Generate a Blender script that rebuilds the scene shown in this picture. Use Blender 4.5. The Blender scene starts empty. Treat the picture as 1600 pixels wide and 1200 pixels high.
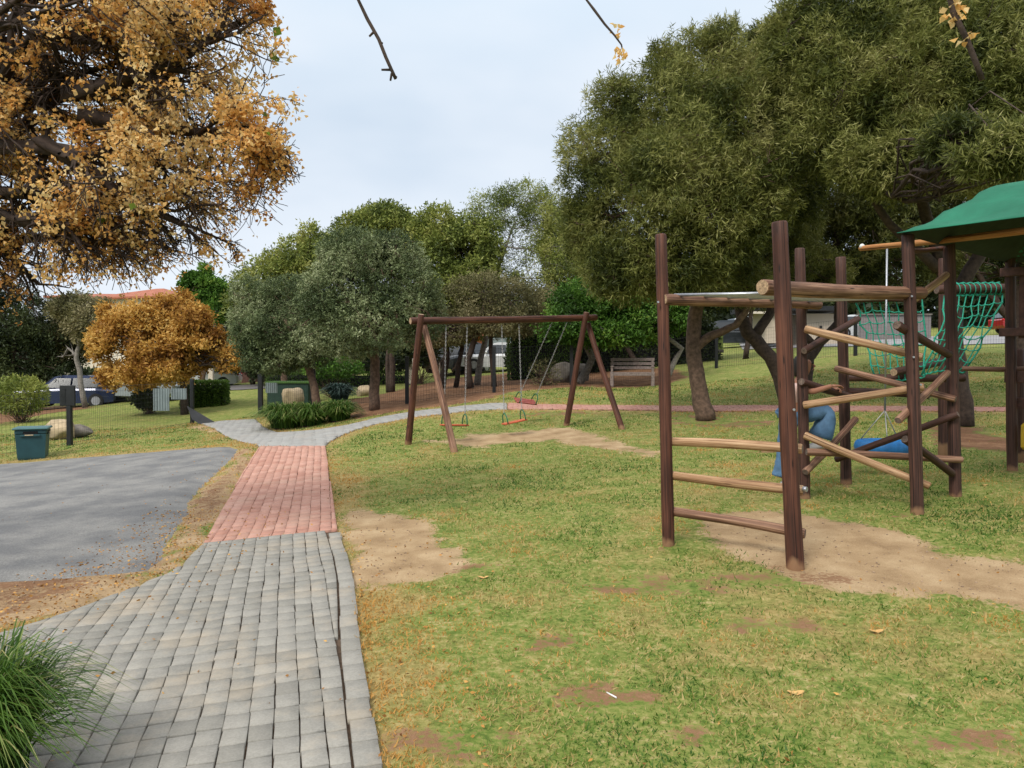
import bpy, math, random
import numpy as np
from mathutils import Vector, Matrix
rad = math.radians
C = bpy.context.scene
random.seed(7)

# ------------------------------------------------------------------ camera
F = 1186.0                       # focal length in pixels of the 1600 px wide photograph
PITCH = math.atan(28 / F)
CAMZ = 1.55
cd = bpy.data.cameras.new('camera'); cam = bpy.data.objects.new('camera', cd)
C.collection.objects.link(cam); C.camera = cam
cam.location = (0, 0, CAMZ); cam.rotation_euler = (rad(90) - PITCH, 0, 0)
cd.sensor_width = 36; cd.lens = 36 * F / 1600; cd.clip_start = 0.05; cd.clip_end = 2000

# ------------------------------------------------------------------ light
SUN_EL, SUN_AZ = 44.0, 212.0     # degrees; azimuth clockwise from +Y
w = bpy.data.worlds.new('World'); C.world = w; w.use_nodes = True
nt = w.node_tree; nt.nodes.clear()
def N(t, ty, **k):
    n = t.nodes.new(ty)
    for a, b in k.items(): setattr(n, a, b)
    return n
sky = N(nt, 'ShaderNodeTexSky', sky_type='NISHITA', sun_disc=False)
sky.sun_elevation = rad(SUN_EL); sky.sun_rotation = rad(SUN_AZ); sky.air_density = 1.2; sky.dust_density = 2
tc = N(nt, 'ShaderNodeTexCoord'); sep = N(nt, 'ShaderNodeSeparateXYZ')
nt.links.new(tc.outputs['Generated'], sep.inputs[0])
ramp = N(nt, 'ShaderNodeValToRGB')            # overcast sky: three times brighter at the zenith than at the horizon
e = ramp.color_ramp.elements
e[0].position = 0.0; e[0].color = (0.076, 0.084, 0.096, 1)
e[1].position = 1.0; e[1].color = (0.165, 0.165, 0.165, 1)
m = e.new(0.30); m.color = (0.065, 0.077, 0.091, 1)
m = e.new(0.47); m.color = (0.080, 0.093, 0.106, 1)
m = e.new(0.60); m.color = (0.125, 0.13, 0.135, 1)
nt.links.new(sep.outputs['Z'], ramp.inputs[0])
mp = N(nt, 'ShaderNodeMapping'); mp.inputs['Scale'].default_value = (1.3, 1.3, 3.2); mp.inputs['Location'].default_value = (0.35, 0.1, 0.55)
nt.links.new(tc.outputs['Generated'], mp.inputs[0])
cl = N(nt, 'ShaderNodeTexNoise'); cl.inputs['Scale'].default_value = 1.6; cl.inputs['Detail'].default_value = 4; cl.inputs['Roughness'].default_value = 0.45
nt.links.new(mp.outputs[0], cl.inputs['Vector'])
cr = N(nt, 'ShaderNodeMapRange'); cr.inputs['From Min'].default_value = 0.44; cr.inputs['From Max'].default_value = 0.70
nt.links.new(cl.outputs[0], cr.inputs['Value'])
white = N(nt, 'ShaderNodeMix', data_type='RGBA'); white.inputs['B'].default_value = (0.093, 0.099, 0.107, 1)
nt.links.new(cr.outputs[0], white.inputs['Factor']); nt.links.new(ramp.outputs[0], white.inputs['A'])
lit = N(nt, 'ShaderNodeMix', data_type='RGBA', blend_type='LIGHTEN'); lit.inputs['Factor'].default_value = 1
nt.links.new(white.outputs['Result'], lit.inputs['A']); nt.links.new(ramp.outputs[0], lit.inputs['B'])
sc = N(nt, 'ShaderNodeVectorMath', operation='SCALE'); sc.inputs['Scale'].default_value = 95
nt.links.new(lit.outputs['Result'], sc.inputs[0])
mx = N(nt, 'ShaderNodeMix', data_type='RGBA'); mx.inputs['Factor'].default_value = 0.93
nt.links.new(sky.outputs[0], mx.inputs['A']); nt.links.new(sc.outputs[0], mx.inputs['B'])
bg = N(nt, 'ShaderNodeBackground'); bg.inputs['Strength'].default_value = 0.1
wo = N(nt, 'ShaderNodeOutputWorld')
nt.links.new(mx.outputs['Result'], bg.inputs[0]); nt.links.new(bg.outputs[0], wo.inputs[0])

sd = bpy.data.lights.new('sun', 'SUN'); sd.energy = 2.7; sd.angle = rad(20); sd.color = (1.0, 0.95, 0.86)
so = bpy.data.objects.new('sun', sd); C.collection.objects.link(so)
el, az = rad(SUN_EL), rad(SUN_AZ)
sdir = Vector((math.sin(az) * math.cos(el), math.cos(az) * math.cos(el), math.sin(el)))
so.rotation_euler = sdir.to_track_quat('Z', 'Y').to_euler(); so.location = (0, 0, 30)
C.view_settings.view_transform = 'Standard'; C.view_settings.look = 'None'
C.view_settings.exposure = 0.08; C.view_settings.gamma = 1
C.view_settings.use_curve_mapping = False

# ------------------------------------------------------------------ pixel <-> world
cp, sp = math.cos(PITCH), math.sin(PITCH)
def ray(px, py):
    a, b = (px - 800) / F, -(py - 600) / F
    return np.array([a, cp + b * sp, -sp + b * cp])
def P(px, py, D):                 # the point seen at pixel (px, py) at depth D metres
    return np.array([0, 0, CAMZ]) + ray(px, py) * D

# ------------------------------------------------------------------ terrain
ctrl = [(1243,888,5.48),(1045,851,6.13),(1433,803,6.8),(1258,780,7.56),(1322,758,8.33),(1493,775,7.5),(1582,735,8.6),
 (708,706,12.5),(637,693,13.3),(884,666,15.0),(971,671,14.3),(985,605,23.4),(1103,656,15.0),(636,631,21.5),(772,613,21.8),
 (1119,576,27.0),(1336,556,25.5),(1600,546,23.5),(1600,640,14.8),(1220,638,15.8),(770,637,17.2),(1450,600,18.5),
 (300,662,23.0),(405,648,24.5),(487,632,23.8),(108,695,17.0),(50,718,15.6),(110,634,36),(345,607,38),(240,618,36),
 (720,588,36),(960,570,36),(660,607,30),(1200,541,38),(1450,536,34),(1700,530,34),(325,637,29),(0,655,29),(0,726,15),
 (400,698,14.0),(508,697,14.0),(318,850,6.9),(527,830,7.2),(0,905,5.9),(900,600,24),(585,640,20.5),(1507,670,13.0),(455,673,19)]
cpts = [tuple(P(*c)) for c in ctrl] + [(-3,0,0),(0,0,0),(3,0,0),(-3,3.5,-.02),(0,3.5,0),(3,3.5,.02),(0,-8,0),(8,2,.1),(-9,2,-.15),
 (-60,90,1),(0,90,3.5),(60,90,7),(-50,40,-1.2),(55,40,4.5),(25,12,1.2),(-20,12,-.9),(-25,0,-.6),(25,-5,.8)]
cpts = np.array(cpts)
def _U(r2): return 0.5 * r2 * np.log(r2 + 1e-9)
_n = len(cpts); _K = _U(((cpts[:, None, :2] - cpts[None, :, :2]) ** 2).sum(-1)) + np.eye(_n) * 1.0
_Pm = np.c_[np.ones(_n), cpts[:, :2]]
_A = np.block([[_K, _Pm], [_Pm.T, np.zeros((3, 3))]])
_s = np.linalg.solve(_A, np.r_[cpts[:, 2], np.zeros(3)])
def H(x, y):
    x = np.asarray(x, float); y = np.asarray(y, float); sh = x.shape
    xc = np.clip(x.ravel(), -60, 60); yc = np.clip(y.ravel(), -8, 90)
    out = np.zeros(xc.size)
    for i in range(0, xc.size, 50000):
        a, b = xc[i:i+50000], yc[i:i+50000]
        r2 = (a[:, None] - cpts[None, :, 0]) ** 2 + (b[:, None] - cpts[None, :, 1]) ** 2
        out[i:i+50000] = _U(r2) @ _s[:_n] + _s[_n] + a * _s[_n+1] + b * _s[_n+2]
    return out.reshape(sh)
def h1(x, y): return float(H(np.array([x]), np.array([y]))[0])
def atn(pts, dmax=90):            # pixels -> points on the terrain (vectorised march)
    res = []
    ds = np.concatenate([np.arange(2, 30, .08), np.arange(30, dmax, .3)])
    for px, py in pts:
        r = ray(px, py); q = np.array([0, 0, CAMZ]) + ds[:, None] * r
        below = q[:, 2] < H(q[:, 0], q[:, 1])
        k = int(np.argmax(below)) if below.any() else len(ds) - 1
        a, b = ds[max(k-1, 0)], ds[k]
        for _ in range(12):
            c = (a + b) / 2; v = np.array([0, 0, CAMZ]) + c * r
            if v[2] < h1(v[0], v[1]): b = c
            else: a = c
        v = np.array([0, 0, CAMZ]) + b * r; v[2] = h1(v[0], v[1]); res.append(v)
    return np.array(res)
def at(px, py): return atn([(px, py)])[0]
def G(px, D, py=600):             # ground point under column px at depth D
    v = P(px, py, D); v[2] = h1(v[0], v[1]); return v

# ------------------------------------------------------------------ numpy noise
def _hash(ix, iy, iz, seed):
    n = (ix * 374761393 + iy * 668265263 + iz * 2147483647 + seed * 1274126177) & 0xffffffff
    n = ((n ^ (n >> 13)) * 1274126177) & 0xffffffff
    return ((n ^ (n >> 16)) & 0xffff) / 65535.0
def vnoise(p, seed=0):
    p = np.asarray(p, float)
    if p.shape[1] == 2: p = np.c_[p, np.zeros(len(p))]
    i = np.floor(p).astype(np.int64); f = p - i; f = f * f * (3 - 2 * f); o = 0
    for dx in (0, 1):
        for dy in (0, 1):
            for dz in (0, 1):
                wt = (f[:, 0] if dx else 1 - f[:, 0]) * (f[:, 1] if dy else 1 - f[:, 1]) * (f[:, 2] if dz else 1 - f[:, 2])
                o = o + wt * _hash(i[:, 0] + dx, i[:, 1] + dy, i[:, 2] + dz, seed)
    return o
def fbm(p, seed=0, oct=3):
    p = np.asarray(p, float); return sum(vnoise(p * 2 ** k, seed + k) / 2 ** k for k in range(oct)) / sum(1 / 2 ** k for k in range(oct))
def inpoly(pts, poly):
    x, y = pts[:, 0], pts[:, 1]; ins = np.zeros(len(pts), bool); n = len(poly)
    for i in range(n):
        x1, y1 = poly[i][:2]; x2, y2 = poly[(i + 1) % n][:2]
        c = ((y1 > y) != (y2 > y)) & (x < (x2 - x1) * (y - y1) / (y2 - y1 + 1e-12) + x1); ins ^= c
    return ins
def edge_near(pts, poly):
    best = np.full(len(pts), 1e9); near = np.zeros((len(pts), 2)); n = len(poly)
    for i in range(n):
        a = np.array(poly[i][:2]); b = np.array(poly[(i + 1) % n][:2]); d = b - a
        t = np.clip(((pts - a) @ d) / (d @ d + 1e-12), 0, 1); q = a + t[:, None] * d
        ds = np.hypot(*(pts - q).T); k = ds < best; best[k] = ds[k]; near[k] = q[k]
    return best, near
def sdist(pts, poly):             # positive inside
    d, _ = edge_near(pts, poly); return np.where(inpoly(pts, poly), d, -d)

# ------------------------------------------------------------------ materials
def mat(name):
    m = bpy.data.materials.new(name); m.use_nodes = True
    t = m.node_tree; b = t.nodes['Principled BSDF']; return m, t, b
def L(t, a, b): t.links.new(a, b)
def noise(t, scale, detail=4, vec=None, rough=.55):
    n = N(t, 'ShaderNodeTexNoise'); n.inputs['Scale'].default_value = scale; n.inputs['Detail'].default_value = detail; n.inputs['Roughness'].default_value = rough
    if vec is not None: L(t, vec, n.inputs['Vector'])
    return n.outputs['Fac']
def rampn(t, fac, stops):
    r = N(t, 'ShaderNodeValToRGB'); el = r.color_ramp.elements
    el[0].position, el[0].color = stops[0][0], (*stops[0][1], 1); el[1].position, el[1].color = stops[-1][0], (*stops[-1][1], 1)
    for p, c in stops[1:-1]: q = el.new(p); q.color = (*c, 1)
    L(t, fac, r.inputs[0]); return r.outputs[0]
def mixc(t, f, a, b, mode='MIX'):
    m = N(t, 'ShaderNodeMix', data_type='RGBA', blend_type=mode)
    for s, v in (('Factor', f), ('A', a), ('B', b)):
        if isinstance(v, (int, float)): m.inputs[s].default_value = v
        elif isinstance(v, tuple): m.inputs[s].default_value = (*v, 1)
        else: L(t, v, m.inputs[s])
    return m.outputs['Result']
def math_(t, op, a, b=0.0, c=None):
    m = N(t, 'ShaderNodeMath', operation=op)
    for i, v in enumerate((a, b) if c is None else (a, b, c)):
        if isinstance(v, (int, float)): m.inputs[i].default_value = v
        else: L(t, v, m.inputs[i])
    return m.outputs[0]
def bump(t, b, h, strength=.4, dist=.01):
    n = N(t, 'ShaderNodeBump'); n.inputs['Strength'].default_value = strength; n.inputs['Distance'].default_value = dist
    L(t, h, n.inputs['Height']); L(t, n.outputs[0], b.inputs['Normal'])
def attr(t, name): n = N(t, 'ShaderNodeAttribute', attribute_name=name); return n
def objc(t): return N(t, 'ShaderNodeTexCoord').outputs['Object']
def plain(name, col, rough=.6, metal=0, var=.25, scale=9, bmp=.15, spec=.4):
    m, t, b = mat(name); n = noise(t, scale, 5, objc(t))
    c2 = tuple(max(0, x * (1 - var)) for x in col); c3 = tuple(min(1, x * (1 + var)) for x in col)
    L(t, rampn(t, n, [(.3, c2), (.7, c3)]), b.inputs['Base Color'])
    b.inputs['Roughness'].default_value = rough; b.inputs['Metallic'].default_value = metal; b.inputs['Specular IOR Level'].default_value = spec
    if bmp: bump(t, b, noise(t, scale * 6, 3, objc(t)), bmp, .004)
    return m
def log_mat(name, dark, mid, light, top=.5):
    m, t, b = mat(name); uv = N(t, 'ShaderNodeUVMap').outputs[0]
    oi = N(t, 'ShaderNodeObjectInfo').outputs['Random']
    mp = N(t, 'ShaderNodeMapping'); mp.inputs['Scale'].default_value = (1, 1, 1); L(t, uv, mp.inputs[0])
    cmb = N(t, 'ShaderNodeCombineXYZ'); L(t, math_(t, 'MULTIPLY', oi, 37.0), cmb.inputs[0]); L(t, math_(t, 'MULTIPLY', oi, 91.0), cmb.inputs[2]); L(t, cmb.outputs[0], mp.inputs['Location'])
    st = N(t, 'ShaderNodeMapping'); st.inputs['Scale'].default_value = (22, 1.3, 1); L(t, mp.outputs[0], st.inputs[0])
    n1 = noise(t, 1.0, 6, st.outputs[0], .65)
    n2 = noise(t, 2.2, 3, mp.outputs[0])
    f = math_(t, 'ADD', math_(t, 'MULTIPLY', n1, .75), math_(t, 'MULTIPLY', n2, .35))
    col = rampn(t, f, [(.36, dark), (.52, mid), (.72, light)])
    ge = N(t, 'ShaderNodeNewGeometry'); sx = N(t, 'ShaderNodeSeparateXYZ'); L(t, ge.outputs['Normal'], sx.inputs[0])
    crk = N(t, 'ShaderNodeMapping'); crk.inputs['Scale'].default_value = (34, .8, 1); L(t, mp.outputs[0], crk.inputs[0])
    ck = noise(t, 1.0, 2, crk.outputs[0], .4)
    ckf = N(t, 'ShaderNodeMapRange'); ckf.inputs['From Min'].default_value = .30; ckf.inputs['From Max'].default_value = .36; L(t, ck, ckf.inputs['Value'])
    dk = tuple(x * .35 for x in dark)
    col = mixc(t, ckf.outputs[0], dk, col)
    vo = N(t, 'ShaderNodeTexVoronoi'); vo.inputs['Scale'].default_value = 1; vm = N(t, 'ShaderNodeMapping'); vm.inputs['Scale'].default_value = (9, 3.5, 1); L(t, mp.outputs[0], vm.inputs[0]); L(t, vm.outputs[0], vo.inputs['Vector'])
    kn = N(t, 'ShaderNodeMapRange'); kn.inputs['From Min'].default_value = .07; kn.inputs['From Max'].default_value = .16; L(t, vo.outputs['Distance'], kn.inputs['Value'])
    col = mixc(t, kn.outputs[0], tuple(x * .5 for x in dark), col)
    sv = N(t, 'ShaderNodeSeparateXYZ'); L(t, uv, sv.inputs[0]); sr = N(t, 'ShaderNodeMapRange'); sr.inputs['From Min'].default_value = .135; sr.inputs['From Max'].default_value = .18; sr.inputs['To Min'].default_value = .85; sr.inputs['To Max'].default_value = 0
    L(t, math_(t, 'ADD', sv.outputs[1], math_(t, 'MULTIPLY', math_(t, 'SUBTRACT', n2, .5), .25)), sr.inputs['Value']); col = mixc(t, sr.outputs[0], col, (.27, .15, .08))   # earth splashed on the foot of posts
    L(t, col, b.inputs['Base Color']); b.inputs['Roughness'].default_value = .62; b.inputs['Specular IOR Level'].default_value = .3
    bump(t, b, math_(t, 'ADD', n1, math_(t, 'MULTIPLY', ckf.outputs[0], .8)), .5, .004)
    return m
def leaf_mat(name, cols, rough=.55, trans=.25, spec=.25):
    m, t, b = mat(name); a = attr(t, 'tint').outputs['Fac']
    L(t, rampn(t, a, [(i / (len(cols) - 1), c) for i, c in enumerate(cols)]), b.inputs['Base Color'])
    b.inputs['Roughness'].default_value = rough; b.inputs['Specular IOR Level'].default_value = spec
    if trans:
        tr = N(t, 'ShaderNodeBsdfTranslucent'); L(t, b.inputs['Base Color'].links[0].from_socket, tr.inputs['Color'])
        ms = N(t, 'ShaderNodeMixShader'); ms.inputs[0].default_value = trans
        L(t, b.outputs[0], ms.inputs[1]); L(t, tr.outputs[0], ms.inputs[2]); L(t, ms.outputs[0], t.nodes['Material Output'].inputs[0])
    return m

M = {}
M['log_red'] = log_mat('stained_log', (.022, .009, .006), (.066, .024, .015), (.15, .058, .035))
M['log_dark'] = log_mat('dark_stained_log', (.018, .009, .007), (.050, .022, .016), (.115, .052, .036))
M['log_pale'] = log_mat('worn_pale_log', (.09, .040, .022), (.31, .17, .085), (.62, .43, .26))
M['log_mid'] = log_mat('half_worn_log', (.05, .022, .014), (.16, .078, .048), (.42, .25, .16))
M['log_orange'] = log_mat('orange_pine_log', (.2, .07, .02), (.38, .16, .05), (.52, .27, .10))
M['end'] = plain('log_end_grain', (.34, .23, .14), .8, var=.55, scale=60, bmp=.4)
M['end_dark'] = plain('dark_end_grain', (.13, .09, .07), .8, var=.5, scale=60, bmp=.4)
M['steel'] = plain('galvanised_steel', (.42, .43, .46), .38, .75, var=.12, scale=30, bmp=.05)
M['chain'] = plain('chain_steel', (.36, .35, .35), .45, .6, var=.2, scale=80, bmp=.1)
M['black'] = plain('black_paint', (.012, .013, .015), .5, var=.3)
M['bark'] = plain('grey_brown_bark', (.12, .075, .052), .9, var=.5, scale=14, bmp=.9)
M['bark_dark'] = plain('dark_bark', (.052, .034, .026), .9, var=.5, scale=16, bmp=.9)
M['bark_grey'] = plain('pale_grey_bark', (.20, .18, .16), .9, var=.4, scale=16, bmp=.8)
M['rope'] = plain('green_rope', (.02, .28, .19), .7, var=.25, scale=50, bmp=.3)
M['orange_wood'] = plain('orange_painted_plank', (.50, .11, .045), .55, var=.3, scale=24, bmp=.2)
M['red_wood'] = plain('red_painted_plank', (.34, .07, .05), .55, var=.3, scale=24, bmp=.2)
M['green_steel'] = plain('green_painted_steel', (.02, .13, .06), .4, var=.2)
M['bin'] = plain('dark_teal_plastic', (.018, .062, .072), .42, var=.15, scale=5, bmp=.06)
M['bin_lid'] = plain('teal_plastic_lid', (.05, .125, .13), .4, var=.12, scale=5, bmp=.06)
M['void'] = plain('dark_void', (.006, .006, .007), .9, bmp=0)
M['stone'] = plain('cream_stone', (.40, .31, .20), .9, var=.3, scale=4, bmp=.9)
M['stone_grey'] = plain('grey_stone', (.15, .13, .11), .9, var=.35, scale=4, bmp=.9)
M['bench'] = plain('weathered_bench_timber', (.20, .155, .14), .8, var=.35, scale=18, bmp=.5)
M['blue_rubber'] = plain('blue_painted_tyre', (.02, .16, .42), .5, var=.2, scale=20, bmp=.1)
M['sheet'] = plain('grey_ribbed_sheet', (.21, .25, .26), .5, .1, var=.1, scale=5)
M['plaster'] = plain('beige_plaster', (.50, .42, .33), .9, var=.08, scale=2)
M['plaster_w'] = plain('pale_plaster', (.62, .55, .46), .9, var=.08, scale=2)
M['terracotta'] = plain('terracotta_plaster', (.40, .13, .055), .9, var=.12, scale=2)
M['glass'] = plain('dark_window_glass', (.02, .025, .03), .12, var=.1, bmp=0, spec=.6)
M['tyre'] = plain('tyre_rubber', (.015, .015, .016), .8, var=.2)
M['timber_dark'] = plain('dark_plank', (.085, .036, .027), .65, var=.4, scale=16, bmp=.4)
M['tar_brick'] = plain('brown_wedge', (.045, .03, .022), .9, var=.4, scale=20, bmp=.5)

# foliage
M['karee'] = leaf_mat('narrow_olive_leaves', [(.042, .056, .012), (.135, .152, .034), (.25, .255, .070), (.40, .38, .15)], trans=.3)
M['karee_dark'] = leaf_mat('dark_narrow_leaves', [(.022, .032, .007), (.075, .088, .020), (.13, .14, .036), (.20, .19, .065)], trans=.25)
M['olive'] = leaf_mat('grey_green_leaves', [(.045, .068, .026), (.115, .152, .062), (.21, .25, .115), (.36, .39, .22)], trans=.15)
M['mid'] = leaf_mat('mid_green_leaves', [(.06, .085, .018), (.16, .20, .04), (.28, .31, .07), (.40, .40, .12)], trans=.3)
M['bright'] = leaf_mat('bright_green_leaves', [(.03, .07, .012), (.07, .16, .022), (.12, .24, .035), (.20, .30, .05)], trans=.35)
M['dull'] = leaf_mat('dull_brown_green_leaves', [(.06, .058, .024), (.13, .125, .05), (.21, .19, .085), (.30, .26, .14)], trans=.25)
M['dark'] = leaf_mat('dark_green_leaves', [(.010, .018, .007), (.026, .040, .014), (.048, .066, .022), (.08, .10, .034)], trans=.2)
M['autumn'] = leaf_mat('orange_brown_leaves', [(.25, .11, .025), (.50, .27, .06), (.68, .42, .11), (.78, .56, .20)], trans=.4)
M['papery'] = leaf_mat('papery_orange_clusters', [(.48, .20, .06), (.78, .42, .12), (.88, .58, .22), (.92, .72, .38)], trans=.5)
M['green_leaf'] = leaf_mat('yellow_green_leaves', [(.10, .16, .02), (.22, .30, .04), (.35, .38, .06)], trans=.5)
M['blades'] = leaf_mat('long_green_blades', [(.02, .052, .010), (.05, .115, .016), (.11, .19, .032), (.38, .36, .14)], trans=.3, rough=.4)
M['aloe'] = leaf_mat('blue_green_blades', [(.03, .06, .05), (.06, .11, .09), (.12, .18, .15)], trans=.15)
M['hedge'] = leaf_mat('clipped_hedge_leaves', [(.03, .06, .01), (.075, .14, .02), (.14, .23, .035)], trans=.25)
M['lawn'] = leaf_mat('lawn_blades', [(.045, .118, .014), (.11, .208, .027), (.24, .28, .062), (.50, .39, .17), (.52, .28, .07)], trans=.35, rough=.5)
M['litter'] = leaf_mat('fallen_leaf_colours', [(.16, .07, .02), (.42, .20, .05), (.62, .36, .10)], trans=.1)

# ------------------------------------------------------------------ object helpers
COL = C.collection
def tag(o, label=None, cat=None, group=None, kind=None):
    for k, v in (('label', label), ('category', cat), ('group', group), ('kind', kind)):
        if v: o[k] = v
    return o
def thing(name, loc, label, cat, group=None, rz=0):
    o = bpy.data.objects.new(name, None); COL.objects.link(o); o.empty_display_size = .2
    o.location = tuple(loc); o.rotation_euler = (0, 0, rz); return tag(o, label, cat, group)
def mesh(name, V, faces, mats, parent=None, mi=None, smooth=False, uv=None, attrs=None, world=True):
    V = np.asarray(V, np.float32).reshape(-1, 3)
    if parent is not None and world:
        mw = parent.matrix_basis.copy(); par = parent.parent
        while par: mw = par.matrix_basis @ mw; par = par.parent
        inv = np.array(mw.inverted()); V = V @ inv[:3, :3].T + inv[:3, 3]
    me = bpy.data.meshes.new(name)
    if isinstance(faces, np.ndarray):
        nf, k = faces.shape
        me.vertices.add(len(V)); me.vertices.foreach_set('co', V.astype(np.float32).ravel())
        me.loops.add(nf * k); me.loops.foreach_set('vertex_index', faces.astype(np.int32).ravel())
        me.polygons.add(nf); me.polygons.foreach_set('loop_start', np.arange(0, nf * k, k, dtype=np.int32))
    else:
        me.from_pydata([tuple(map(float, v)) for v in V], [], [tuple(map(int, f)) for f in faces])
    for m in (mats if isinstance(mats, (list, tuple)) else [mats]): me.materials.append(m)
    if mi is not None: me.polygons.foreach_set('material_index', np.asarray(mi, np.int32))
    if smooth is True: me.polygons.foreach_set('use_smooth', np.ones(len(me.polygons), bool))
    elif smooth is not False: me.polygons.foreach_set('use_smooth', np.asarray(smooth, bool))
    if attrs:
        for an, (dom, vals) in attrs.items():
            at_ = me.attributes.new(an, 'FLOAT', dom); at_.data.foreach_set('value', np.asarray(vals, np.float32))
    if uv is not None:
        ul = me.uv_layers.new(name='UVMap'); ul.data.foreach_set('uv', np.asarray(uv, np.float32).ravel())
    me.update(); me.validate()
    o = bpy.data.objects.new(name, me); COL.objects.link(o)
    if parent is not None: o.parent = parent
    return o
class MB:
    def __init__(s): s.v = []; s.f = []; s.m = []; s.s = []
    def add(s, v, f, mi=0, sm=False):
        n = len(s.v); s.v += [tuple(map(float, q)) for q in v]; s.f += [tuple(n + i for i in g) for g in f]
        s.m += [mi] * len(f) if isinstance(mi, int) else mi; s.s += [sm] * len(f) if isinstance(sm, bool) else sm
    def box(s, c, size, rz=0, mi=0, M3=None, bev=0.0):
        x, y, z = [q / 2 for q in size]
        if bev:
            b = min(bev, x * .9, y * .9, z * .9); vs = []; 
            for sx in (-1, 1):
                for sy in (-1, 1):
                    for sz in (-1, 1):
                        vs += [(sx * (x - b), sy * (y - b), sz * z), (sx * (x - b), sy * y, sz * (z - b)), (sx * x, sy * (y - b), sz * (z - b))]
            import bmesh
            bm = bmesh.new(); [bm.verts.new(v) for v in vs]; bmesh.ops.convex_hull(bm, input=bm.verts[:]); bm.verts.index_update()
            fs = [[v.index for v in f.verts] for f in bm.faces]; vs = [tuple(v.co) for v in bm.verts]; bm.free()
        else:
            vs = [(a * x, b * y, d * z) for a in (-1, 1) for b in (-1, 1) for d in (-1, 1)]
            fs = [(0,1,3,2),(4,6,7,5),(0,4,5,1),(2,3,7,6),(0,2,6,4),(1,5,7,3)]
        R = np.array(M3) if M3 is not None else np.array(Matrix.Rotation(rz, 3, 'Z'))
        s.add([R @ np.array(v) + np.array(c) for v in vs], fs, mi)
    def tube(s, pts, rr, n=8, mi=0, caps=True, capmi=None, sm=True):
        pts = [np.array(p, float) for p in pts]
        if not hasattr(rr, '__len__'): rr = [rr] * len(pts)
        vs = []; up = None
        for i, p in enumerate(pts):
            d = pts[min(i + 1, len(pts) - 1)] - pts[max(i - 1, 0)]; d /= np.linalg.norm(d) + 1e-9
            if up is None: up = np.array([0, 0, 1.]) if abs(d[2]) < .9 else np.array([1., 0, 0])
            a = np.cross(d, up); a /= np.linalg.norm(a) + 1e-9; b = np.cross(a, d); up = b
            vs += [p + rr[i] * (math.cos(q) * a + math.sin(q) * b) for q in [2 * math.pi * k / n for k in range(n)]]
        fs = [(i * n + k, i * n + (k + 1) % n, (i + 1) * n + (k + 1) % n, (i + 1) * n + k) for i in range(len(pts) - 1) for k in range(n)]
        ms = [mi] * len(fs); ss = [sm] * len(fs)
        if caps: fs += [tuple(range(n))[::-1], tuple((len(pts) - 1) * n + k for k in range(n))]; ms += [mi if capmi is None else capmi] * 2; ss += [False] * 2
        s.add(vs, fs, ms, ss)
    def build(s, name, mats, parent=None, world=True, **k):
        return mesh(name, s.v, s.f, mats, parent, mi=s.m, smooth=s.s, world=world, **k)
def log(name, p1, p2, r1, r2=None, m='log_red', endm='end', parent=None, n=14, wob=.006, label=None):
    p1, p2 = np.array(p1, float), np.array(p2, float); r2 = r2 or r1; Ln = np.linalg.norm(p2 - p1); k = max(4, int(Ln / .15))
    rs = np.random.RandomState(int(abs(p1.sum() * 1e3 + p2.sum() * 777)) % 99991)
    ph = rs.rand(4) * 6.3; d = (p2 - p1) / Ln; up = np.array([0, 0, 1.]) if abs(d[2]) < .9 else np.array([1., 0, 0])
    a = np.cross(d, up); a /= np.linalg.norm(a); b = np.cross(a, d); V = []; UV = {}
    ts = [0] + [(.012 + (Ln - .024) * i / k) / Ln for i in range(k + 1)] + [1]
    for i, t in enumerate(ts):
        c = p1 + d * Ln * t + a * wob * math.sin(ph[0] + t * 5) + b * wob * math.sin(ph[1] + t * 4.1)
        r = (r1 + (r2 - r1) * t) * (1 + .03 * math.sin(ph[2] + t * Ln * 7)); r = r - (.006 if i in (0, len(ts) - 1) else 0)
        for j in range(n):
            q = 2 * math.pi * j / n; rr = r * (1 + .025 * math.sin(3 * q + ph[3] + t * 2))
            V.append(c + rr * (math.cos(q) * a + math.sin(q) * b))
    Fc, uv, ms, ss = [], [], [], []
    for i in range(len(ts) - 1):
        for j in range(n):
            Fc.append((i * n + j, (i + 1) * n + j, (i + 1) * n + (j + 1) % n, i * n + (j + 1) % n))
            uv += [(j / n, ts[i] * Ln), (j / n, ts[i + 1] * Ln), ((j + 1) / n, ts[i + 1] * Ln), ((j + 1) / n, ts[i] * Ln)]; ms.append(0); ss.append(True)
    Fc += [tuple(range(n)), tuple((len(ts) - 1) * n + j for j in range(n))[::-1]]; ms += [1, 1]; ss += [False, False]
    uv += [(0, 0)] * (2 * n)
    uv = [(a_, c_ + (0 if name in ('post', 'leg') else 10)) for a_, c_ in uv]
    o = mesh(name, V, Fc, [M[m], M[endm]], parent, mi=ms, smooth=ss, uv=uv)
    if label: o['label'] = label
    return o

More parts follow.
